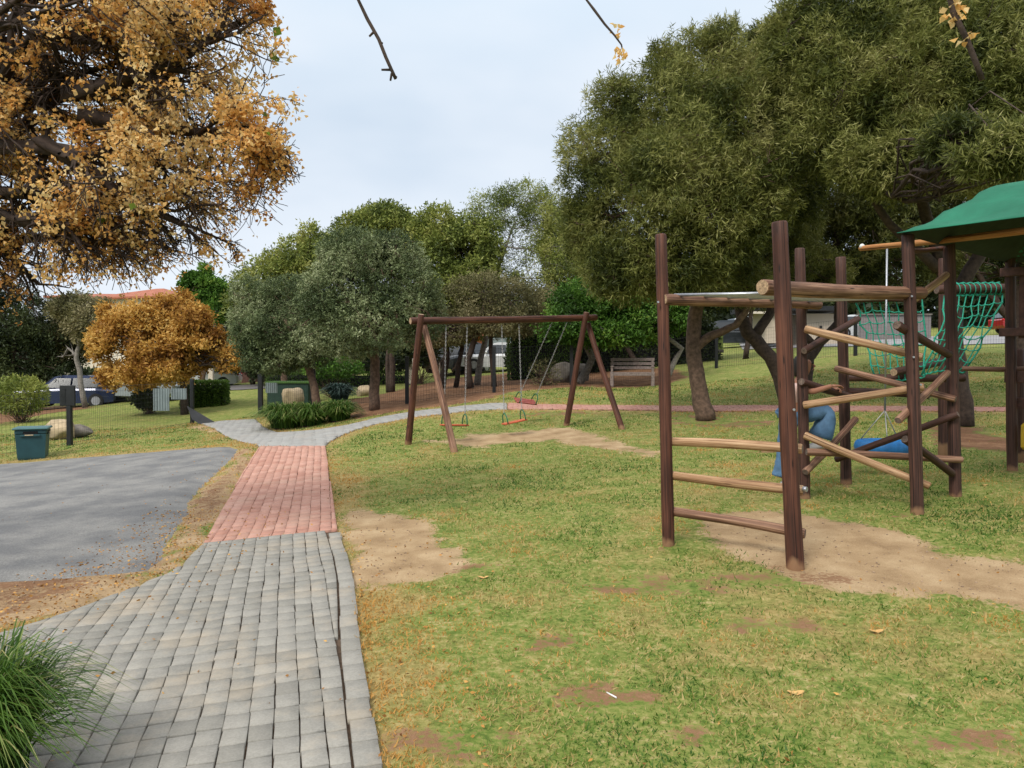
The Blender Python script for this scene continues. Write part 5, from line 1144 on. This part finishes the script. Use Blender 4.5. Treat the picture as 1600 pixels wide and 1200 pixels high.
lv = np.array([lim(q) for q in TPall]); cand = np.where((lv > -5) & (lv < 75) & (TPall[:, 0] / TPall[:, 1] < -.36))[0]; cand = rs.choice(cand, min(150, len(cand)), False)
HB2 = MB(); hp = []
for i_ in cand:
    q = TPall[i_].copy(); Ln = rs.uniform(.12, .42); d_ = unit(np.array([rs.normal(.25, .3), rs.normal(0, .3), -1.0])); pts = [q]
    for s_ in range(4): d_ = unit(d_ + rs.normal(size=3) * .18); q = q + d_ * Ln / 4; pts.append(q); hp += [q + rs.normal(size=3) * .012 for _ in range(rs.randint(1, 5))]
    HB2.tube(pts, list(np.linspace(.0034, .0016, 5)), 3, caps=False)
HB2.build('hanging_twigs', M['bark_dark'], AT)['kind'] = 'stuff'; hp = np.array(hp); leaves('hanging_leaves', hp, rs.normal(size=hp.shape) + [0, 0, -.5], .030, .022, rs.uniform(0, .7, len(hp)), M['papery'], AT, rs=rs, fold=.4)
k = rs.choice(len(TP), 60, False); leaves('green_leaves', TP[k] + rs.normal(size=(60, 3)) * .03, rs.normal(size=(60, 3)) + [0, 0, -.8], .085, .075, rs.rand(60), M['green_leaf'], AT, rs=rs, fold=.2)

base2 = np.array([2.6, -2.4, h1(2.6, -2.4)])
T2 = thing('autumn_tree', base2, 'autumn tree whose three thin nearly bare twigs hang in along the top of the picture', 'tree')
top2 = base2 + np.array([-.3, .4, 3.3]); mb = MB(); mb.tube([base2 + [0, 0, -.1], base2 + [.05, .1, 1.2], base2 + [-.1, .2, 2.4], top2], [.16, .14, .12, .09], 10); mb.build('trunk', M['bark_dark'], T2)
HB = MB()
def hang(pts, r0, r1, src):
    q = [np.array(P(*p)) for p in pts]; s_ = np.array(src, float); up_ = q[0] + (s_ - q[0]) * .45 + [0, 0, .35]
    full = [s_] + [s_ + (up_ - s_) * .5 + [0, 0, .12], up_, q[0] + [0, 0, .25] + (up_ - q[0]) * .2] + q; n_ = len(full)
    HB.tube(full, list(np.linspace(.03, r0, 4)) + list(np.linspace(r0, r1, n_ - 4)), 7); return q
h_a = hang([(556,-8,2.6),(574,30,2.6),(592,62,2.6),(603,90,2.6),(612,110,2.6),(618,123,2.6)], .0065, .006, top2)
for a, b_ in (((584,50,2.6),(577,57,2.6)), ((611,109,2.6),(596,109,2.6)), ((612,115,2.6),(610,126,2.6)), ((616,118,2.6),(620,121,2.6)), ((594,66,2.6),(598,68,2.6))): HB.tube([P(*a), P(*b_)], [.0045, .0035], 6)
h_b = hang([(912,-6,2.9),(928,15,2.9),(945,38,2.9),(960,55,2.9),(971,70,2.9),(973,80,2.9)], .006, .0025, top2)
h_c = hang([(1482,-10,2.2),(1490,20,2.2),(1510,60,2.2),(1524,95,2.2),(1535,125,2.2)], .0085, .008, top2)
HB.tube([top2, top2 + [.6, .9, .5], top2 + [1.2, 2.2, .7], P(1482,-60,2.3), P(1482,-8,2.2)], [.05, .04, .03, .012, .009], 6)
HB.build('branches', M['bark_dark'], T2)
rs = np.random.RandomState(9); cc = []
for px, py, D, k_, s_ in ((968,84,2.9,14,.012), (975,84,2.9,8,.010), (961,50,2.9,9,.010), (1496,10,2.2,22,.018), (1490,22,2.2,14,.014), (1512,60,2.2,8,.010)):
    c_ = P(px, py, D) + rs.normal(size=(k_, 3)) * s_; leaves('leaf_cluster', c_, rs.normal(size=c_.shape), .026, .018, rs.uniform(.3, 1, k_), M['papery'], T2, rs=rs, fold=.4)

# ------------------------------------------------------------------ grass blades and litter
rs = np.random.RandomState(31)
def scatter(n, y0, y1, power=1.6):
    y = y0 + (y1 - y0) * rs.rand(n) ** power; x = (rs.rand(n) * 2 - 1) * (y * .74 + .4); return np.c_[x, y]
def field(pts, name, s): return np.clip(.5 + sdist(pts, PX[name]) / s, 0, 1)
Gp = scatter(430000, 2.2, 23, 1.35)
wobp = Gp + .35 * np.c_[fbm(Gp * 1.7, 21) - .5, fbm(Gp * 1.7, 31) - .5] + .12 * np.c_[fbm(Gp * 8, 22) - .5, fbm(Gp * 8, 32) - .5]
dd = np.maximum.reduce([field(wobp, k_, .35) for k_ in ('dirtL', 'dirtM', 'dirtR', 'dirtS', 'soilF', 'shadeR')])
for bx_, by_, br, bd in blobs:
    c = at(bx_, by_); dd = np.maximum(dd, np.clip(1.25 - np.hypot((wobp[:, 0] - c[0]) / br, (wobp[:, 1] - c[1]) / bd) * .8, 0, .9))
pv = np.maximum.reduce([sdist(Gp, PX[k_]) for k_ in ('gray', 'red', 'graf', 'pink', 'asph')])
patch = fbm(Gp * 2.1, 61, 3)
keep = (rs.rand(len(Gp)) > dd * 1.15) & (pv < .015 + .03 * (rs.rand(len(Gp)) - .5)) & (rs.rand(len(Gp)) < .35 + 1.3 * np.clip(patch - .2, 0, 1))
Gp, pv, patch, dd = Gp[keep], pv[keep], patch[keep], dd[keep]; n = len(Gp); z = HM(Gp[:, 0], Gp[:, 1]) - .004
dist = Gp[:, 1]; ln = rs.uniform(.010, .032, n) * (1 + dist * .05) * (.75 + .6 * patch); wd = rs.uniform(.0022, .004, n) * (1 + dist * .16)
dirn = unit(np.c_[rs.normal(size=(n, 2)) * .8, rs.uniform(.25, 1.1, n)]); az = rs.rand(n) * 6.28
sx = np.c_[np.cos(az), np.sin(az), np.zeros(n)] * wd[:, None]; b0_ = np.c_[Gp, z]
V = np.stack([b0_ - sx, b0_ + sx, b0_ + dirn * ln[:, None]], 1).reshape(-1, 3)
edge = np.clip(1 - (-pv) / .8, 0, 1)
tint = .40 + (fbm(Gp * 1.4, 71, 3) - .5) * 1.9 + (fbm(Gp * 7, 73, 2) - .5) * .9 + rs.normal(0, .17, n) + edge * .30 + dd * .3
tint = np.where(rs.rand(n) < .24, rs.uniform(.65, .9, n), tint)
far_x = (Gp[:, 0] < -.2) & (Gp[:, 1] < 5); tint = tint + far_x * .18
o = mesh('lawn_grass', V, np.arange(n * 3).reshape(n, 3), M['lawn'], None, attrs={'tint': ('POINT', np.repeat(np.clip(tint, 0, 1), 3))}); tag(o, kind='stuff')
# leaf and straw litter
Lp = np.concatenate([scatter(5200, 2.3, 14, 1.1), (lambda y: np.c_[-2.2 + rs.rand(2600) * 1.6 - (y - 3) * .12 - 1.2, y])(rs.uniform(4.2, 8.5, 2600))])
pvL = np.maximum.reduce([sdist(Lp, PX[k_]) for k_ in ('gray', 'red', 'graf')]); wgt = np.where(pvL > 0, .10, np.clip(1.1 - (-pvL) / 1.3, .10, 1)); kp = rs.rand(len(Lp)) < wgt; Lp = Lp[kp]; pvL = pvL[kp]; n = len(Lp)
b0_ = np.c_[Lp, HM(Lp[:, 0], Lp[:, 1]) + .014 + (pvL > 0) * .008]
o = leaves('leaf_litter', b0_, np.c_[rs.normal(size=(n, 2)), rs.normal(0, .25, n)], .026, .014, rs.rand(n), M['litter'], None, rs=rs, fold=.2); tag(o, kind='stuff')
# pebbles and crumbs of soil on the bare patches
Pb = scatter(9000, 2.4, 13, 1.0); din = np.maximum.reduce([sdist(Pb, PX[k_]) for k_ in ('dirtL', 'dirtM', 'dirtR')]); Pb = Pb[din > .0]; n = len(Pb); sz = rs.uniform(.003, .009, n) * (1 + Pb[:, 1] * .03)
oct_ = np.array([(1,0,0),(-1,0,0),(0,1,0),(0,-1,0),(0,0,.8),(0,0,-.5)]); V = (np.c_[Pb, HM(Pb[:, 0], Pb[:, 1]) + .002][:, None] + oct_[None] * sz[:, None, None] * rs.uniform(.6, 1.3, (n, 6, 1))).reshape(-1, 3)
of = np.array([(0,2,4),(2,1,4),(1,3,4),(3,0,4),(2,0,5),(1,2,5),(3,1,5),(0,3,5)]); Fq = ((np.arange(n) * 6)[:, None, None] + of[None]).reshape(-1, 3)
pbm = plain('pebble_colours', (.30, .21, .14), .9, var=.5, scale=3); o = mesh('soil_crumbs', V, Fq, pbm); tag(o, kind='stuff')

# ------------------------------------------------------------------ person half hidden behind the posts
def skin(name, chain_, m, parent, root=0, sub=2):
    V = [c[0] for c in chain_['v']]; R = [c[1] for c in chain_['v']]
    inv = np.array(parent.matrix_basis.inverted()) if parent.parent is None else np.eye(4)
    if parent.parent is not None: inv = np.array((parent.parent.matrix_basis @ parent.matrix_basis).inverted())
    V = [tuple((inv[:3, :3] @ np.array(v) + inv[:3, 3])) for v in V]
    me = bpy.data.meshes.new(name); me.from_pydata(V, chain_['e'], []); o = bpy.data.objects.new(name, me); COL.objects.link(o); o.parent = parent
    md = o.modifiers.new('skin', 'SKIN'); sv = me.skin_vertices[0].data
    for i, r in enumerate(R): sv[i].radius = (r if isinstance(r, tuple) else (r, r)); 
    sv[root].use_root = True
    md.use_smooth_shade = True; s_ = o.modifiers.new('sub', 'SUBSURF'); s_.levels = sub; s_.render_levels = sub; me.materials.append(m); return o
skm = plain('brown_skin', (.34, .155, .095), .55, var=.08, scale=6, bmp=.05)
jean = plain('faded_blue_denim', (.085, .17, .29), .85, var=.22, scale=16, bmp=.3); shirt = plain('pale_pink_top', (.62, .42, .38), .85, var=.1); shoe = plain('off_white_shoe', (.60, .58, .55), .6, var=.12); hairm = plain('black_hair', (.012, .010, .010), .6, var=.4, scale=60, bmp=.4)
DP = 7.86
pb = G(1222, DP)
PE = thing('person', pb, 'person in wide blue jeans and white shoes among the logs, mostly hidden behind posts', 'person')
p = lambda x, y, D=DP: P(x, y, D)
hip = p(1240,648); chest = p(1243,610, DP - .05); neck = p(1247,597, DP - .06); head = p(1258,576, DP - .10)
kL = p(1226,700, DP + .06); aL = p(1221,748, DP + .10); kR = p(1290,642, DP - .02); aR = p(1279,690, DP + .0)
shL = p(1236,604, DP + .15); shR = p(1248,606, DP - .20)
eR = p(1270,612, 7.62); hR = p(1300,603, 7.72); eL = p(1268,608, 8.05); hL = p(1296,606, 7.95)
hw = np.array([.0, .085, 0])
body = {'v': [(hip, (.10, .12)), (hip * .5 + chest * .5, (.09, .11)), (chest, (.10, .125)), (neck, .045), (head + [-.01, 0, -.03], (.055, .06)), (head + [0, 0, .05], (.075, .075)), (head + [-.005, 0, .10], (.06, .06)),
        (shL, .045), (eL, .033), (hL, .023), (shR, .045), (eR, .034), (hR, .024),
        (hip + hw, .075), (kL, .055), (aL, .038), (hip - hw, .075), (kR, .055), (aR, .038)],
        'e': [(0,1),(1,2),(2,3),(3,4),(4,5),(5,6),(2,7),(7,8),(8,9),(2,10),(10,11),(11,12),(0,13),(13,14),(14,15),(0,16),(16,17),(17,18)]}
bo = skin('body', body, skm, PE)
# face details looking to the right of the picture
fd = np.array([1.0, -.25, -.05]); fd /= np.linalg.norm(fd); sdv = np.array([fd[1], -fd[0], 0]); hc = head + [0, 0, .045]
mb = MB(); mb.tube([hc + fd * .068 + [0, 0, .012], hc + fd * .092 + [0, 0, -.018], hc + fd * .075 + [0, 0, -.028]], [.007, .013, .009], 8); mesh('nose', mb.v, mb.f, skm, PE, smooth=True)
for s_ in (-1, 1):
    mb = MB(); c_ = hc + fd * .070 + sdv * .028 * s_ + [0, 0, .015]; mb.tube([c_ + fd * -.006, c_ + fd * .003, c_ + fd * .008], [.011, .010, .004], 8); mesh('eye', mb.v, mb.f, hairm, PE, smooth=True)
    mb = MB(); c_ = hc - fd * .005 + sdv * .078 * s_; mb.tube([c_ + [0, 0, -.03], c_ + sdv * .008 * s_, c_ + [0, 0, .03]], [.008, .014, .010], 8); mesh('ear', mb.v, mb.f, skm, PE, smooth=True)
mb = MB(); c_ = hc + fd * .074 + [0, 0, -.048]; mb.tube([c_ - sdv * .022, c_ + fd * .007, c_ + sdv * .022], [.004, .009, .004], 8); mesh('mouth', mb.v, mb.f, plain('lips', (.28, .09, .07), .5), PE, smooth=True)
skin('hair', {'v': [(hc - fd * .02 + [0, 0, .055], (.085, .082)), (hc - fd * .055 + [0, 0, .02], (.075, .078)), (hc - fd * .075 + [0, 0, -.05], (.06, .065)), (hc - fd * .09 + [0, 0, -.14], (.04, .045))], 'e': [(0,1),(1,2),(2,3)]}, hairm, PE)
skin('top', {'v': [(hip + [0, 0, .04], (.112, .132)), (hip * .5 + chest * .5, (.102, .122)), (chest, (.112, .136)), (neck + [0, 0, -.02], .06), (shL, .056), (shL * .45 + eL * .55, .048), (shR, .056), (shR * .45 + eR * .55, .048)], 'e': [(0,1),(1,2),(2,3),(2,4),(4,5),(2,6),(6,7)]}, shirt, PE)
def cloth(pts, rr, seed, n=22, k=5):
    pts = [np.array(q, float) for q in pts]; P2, R2 = [], []
    for i in range(len(pts) - 1):
        for s in range(k): t_ = s / k; P2.append(pts[i] * (1 - t_) + pts[i + 1] * t_); R2.append(rr[i] * (1 - t_) + rr[i + 1] * t_)
    P2.append(pts[-1]); R2.append(rr[-1])
    for _ in range(2): P2 = [P2[0]] + [(P2[i - 1] + P2[i] * 2 + P2[i + 1]) / 4 for i in range(1, len(P2) - 1)] + [P2[-1]]
    V = []; up = np.array([0, 1., 0]); m_ = len(P2)
    for i, c in enumerate(P2):
        d = P2[min(i + 1, m_ - 1)] - P2[max(i - 1, 0)]; d /= np.linalg.norm(d); a = np.cross(d, up); a /= np.linalg.norm(a); b_ = np.cross(a, d); up = b_ if abs(b_ @ up) > .3 else up
        for j in range(n):
            q = 2 * math.pi * j / n; pt = c + R2[i] * (math.cos(q) * a + math.sin(q) * b_); V.append((pt, math.cos(q) * a + math.sin(q) * b_, R2[i]))
    W_ = np.array([v[0] for v in V]); Nn = np.array([v[1] for v in V]); Rr = np.array([v[2] for v in V])
    W_ = W_ + Nn * (Rr * .42 * (fbm(W_ * [14, 14, 26], seed, 3) - .5))[:, None]
    Fq = [(i*n+j, i*n+(j+1)%n, (i+1)*n+(j+1)%n, (i+1)*n+j) for i in range(m_ - 1) for j in range(n)]
    return W_, Fq
JV, JF = [], []
for pts, rr, sd_ in (([hip + [-.06, 0, .10], hip, hip + [.0, 0, -.10]], [.125, .14, .12], 1),
                     ([hip + hw * .8 + [-.01, 0, .02], kL, kL * .4 + aL * .6, aL + [0, 0, .035]], [.10, .072, .075, .088], 2),
                     ([hip - hw * .8 + [0, 0, .02], hip * .4 + kR * .6 - hw * .3, kR + [-.02, 0, .0], kR + [.02, 0, -.07], aR + [.015, 0, .045]], [.105, .086, .076, .084, .112], 3)):
    v2, f2 = cloth(pts, rr, sd_); o_ = len(JV); JV += list(v2); JF += [tuple(o_ + q for q in f) for f in f2]
jo = mesh('jeans', JV, JF, jean, PE, smooth=True); so2 = jo.modifiers.new('thickness', 'SOLIDIFY'); so2.thickness = .006
for a_, tow in ((aL, np.array([.16, -.05, 0])), (aR, np.array([-.02, -.02, 0]))):
    if a_ is aR: pts = [(a_ + [.05, 0, -.02], (.05, .05)), (a_ + [-.05, 0, -.05], (.052, .045)), (a_ + [-.13, -.01, -.065], (.045, .034))]
    else: pts = [(a_ + [-.02, 0, -.05], (.04, .04)), (a_ + [.07, -.02, -.065], (.042, .034)), (a_ + [.15, -.04, -.072], (.034, .024))]
    skin('shoe', {'v': pts, 'e': [(0,1),(1,2)]}, shoe, PE)
def hand(h_, dirv, upv, curl, mirror):
    dirv = unit(np.array(dirv, float)); upv = np.array(upv, float); side = unit(np.cross(dirv, upv)); upv = np.cross(side, dirv); v = [(h_, .020), (h_ + dirv * .045, (.034, .016)), (h_ + dirv * .075, (.036, .014))]; e_ = [(0,1),(1,2)]
    for k, (ln_, o_) in enumerate(((.062, -.028), (.072, -.010), (.066, .009), (.052, .027))):
        b_ = h_ + dirv * .08 + side * o_; c = curl * (1 + .15 * k); i0 = len(v); cur = b_; an = c * .4; v.append((cur, .0088)); e_.append((2, i0))
        for j in range(3): cur = cur + (dirv * math.cos(an) - upv * math.sin(an)) * ln_ / 3; v.append((cur, .0078 - .0008 * j)); e_.append((i0 + j, i0 + j + 1)); an += c
    i0 = len(v); t0 = h_ + dirv * .03 - side * .03 * mirror; v += [(t0, .011), (t0 - side * .022 * mirror + dirv * .02, .010), (t0 - side * .030 * mirror + dirv * .048 - upv * .012, .008)]; e_ += [(1, i0), (i0, i0 + 1), (i0 + 1, i0 + 2)]
    return skin('hand', {'v': v, 'e': e_}, skm, PE, sub=1)
hand(hR, p(1326,603,7.8) - hR, (0, 0, 1), .25, 1); hand(hL, p(1320,608,7.9) - hL, (0, 0, 1), .6, -1)
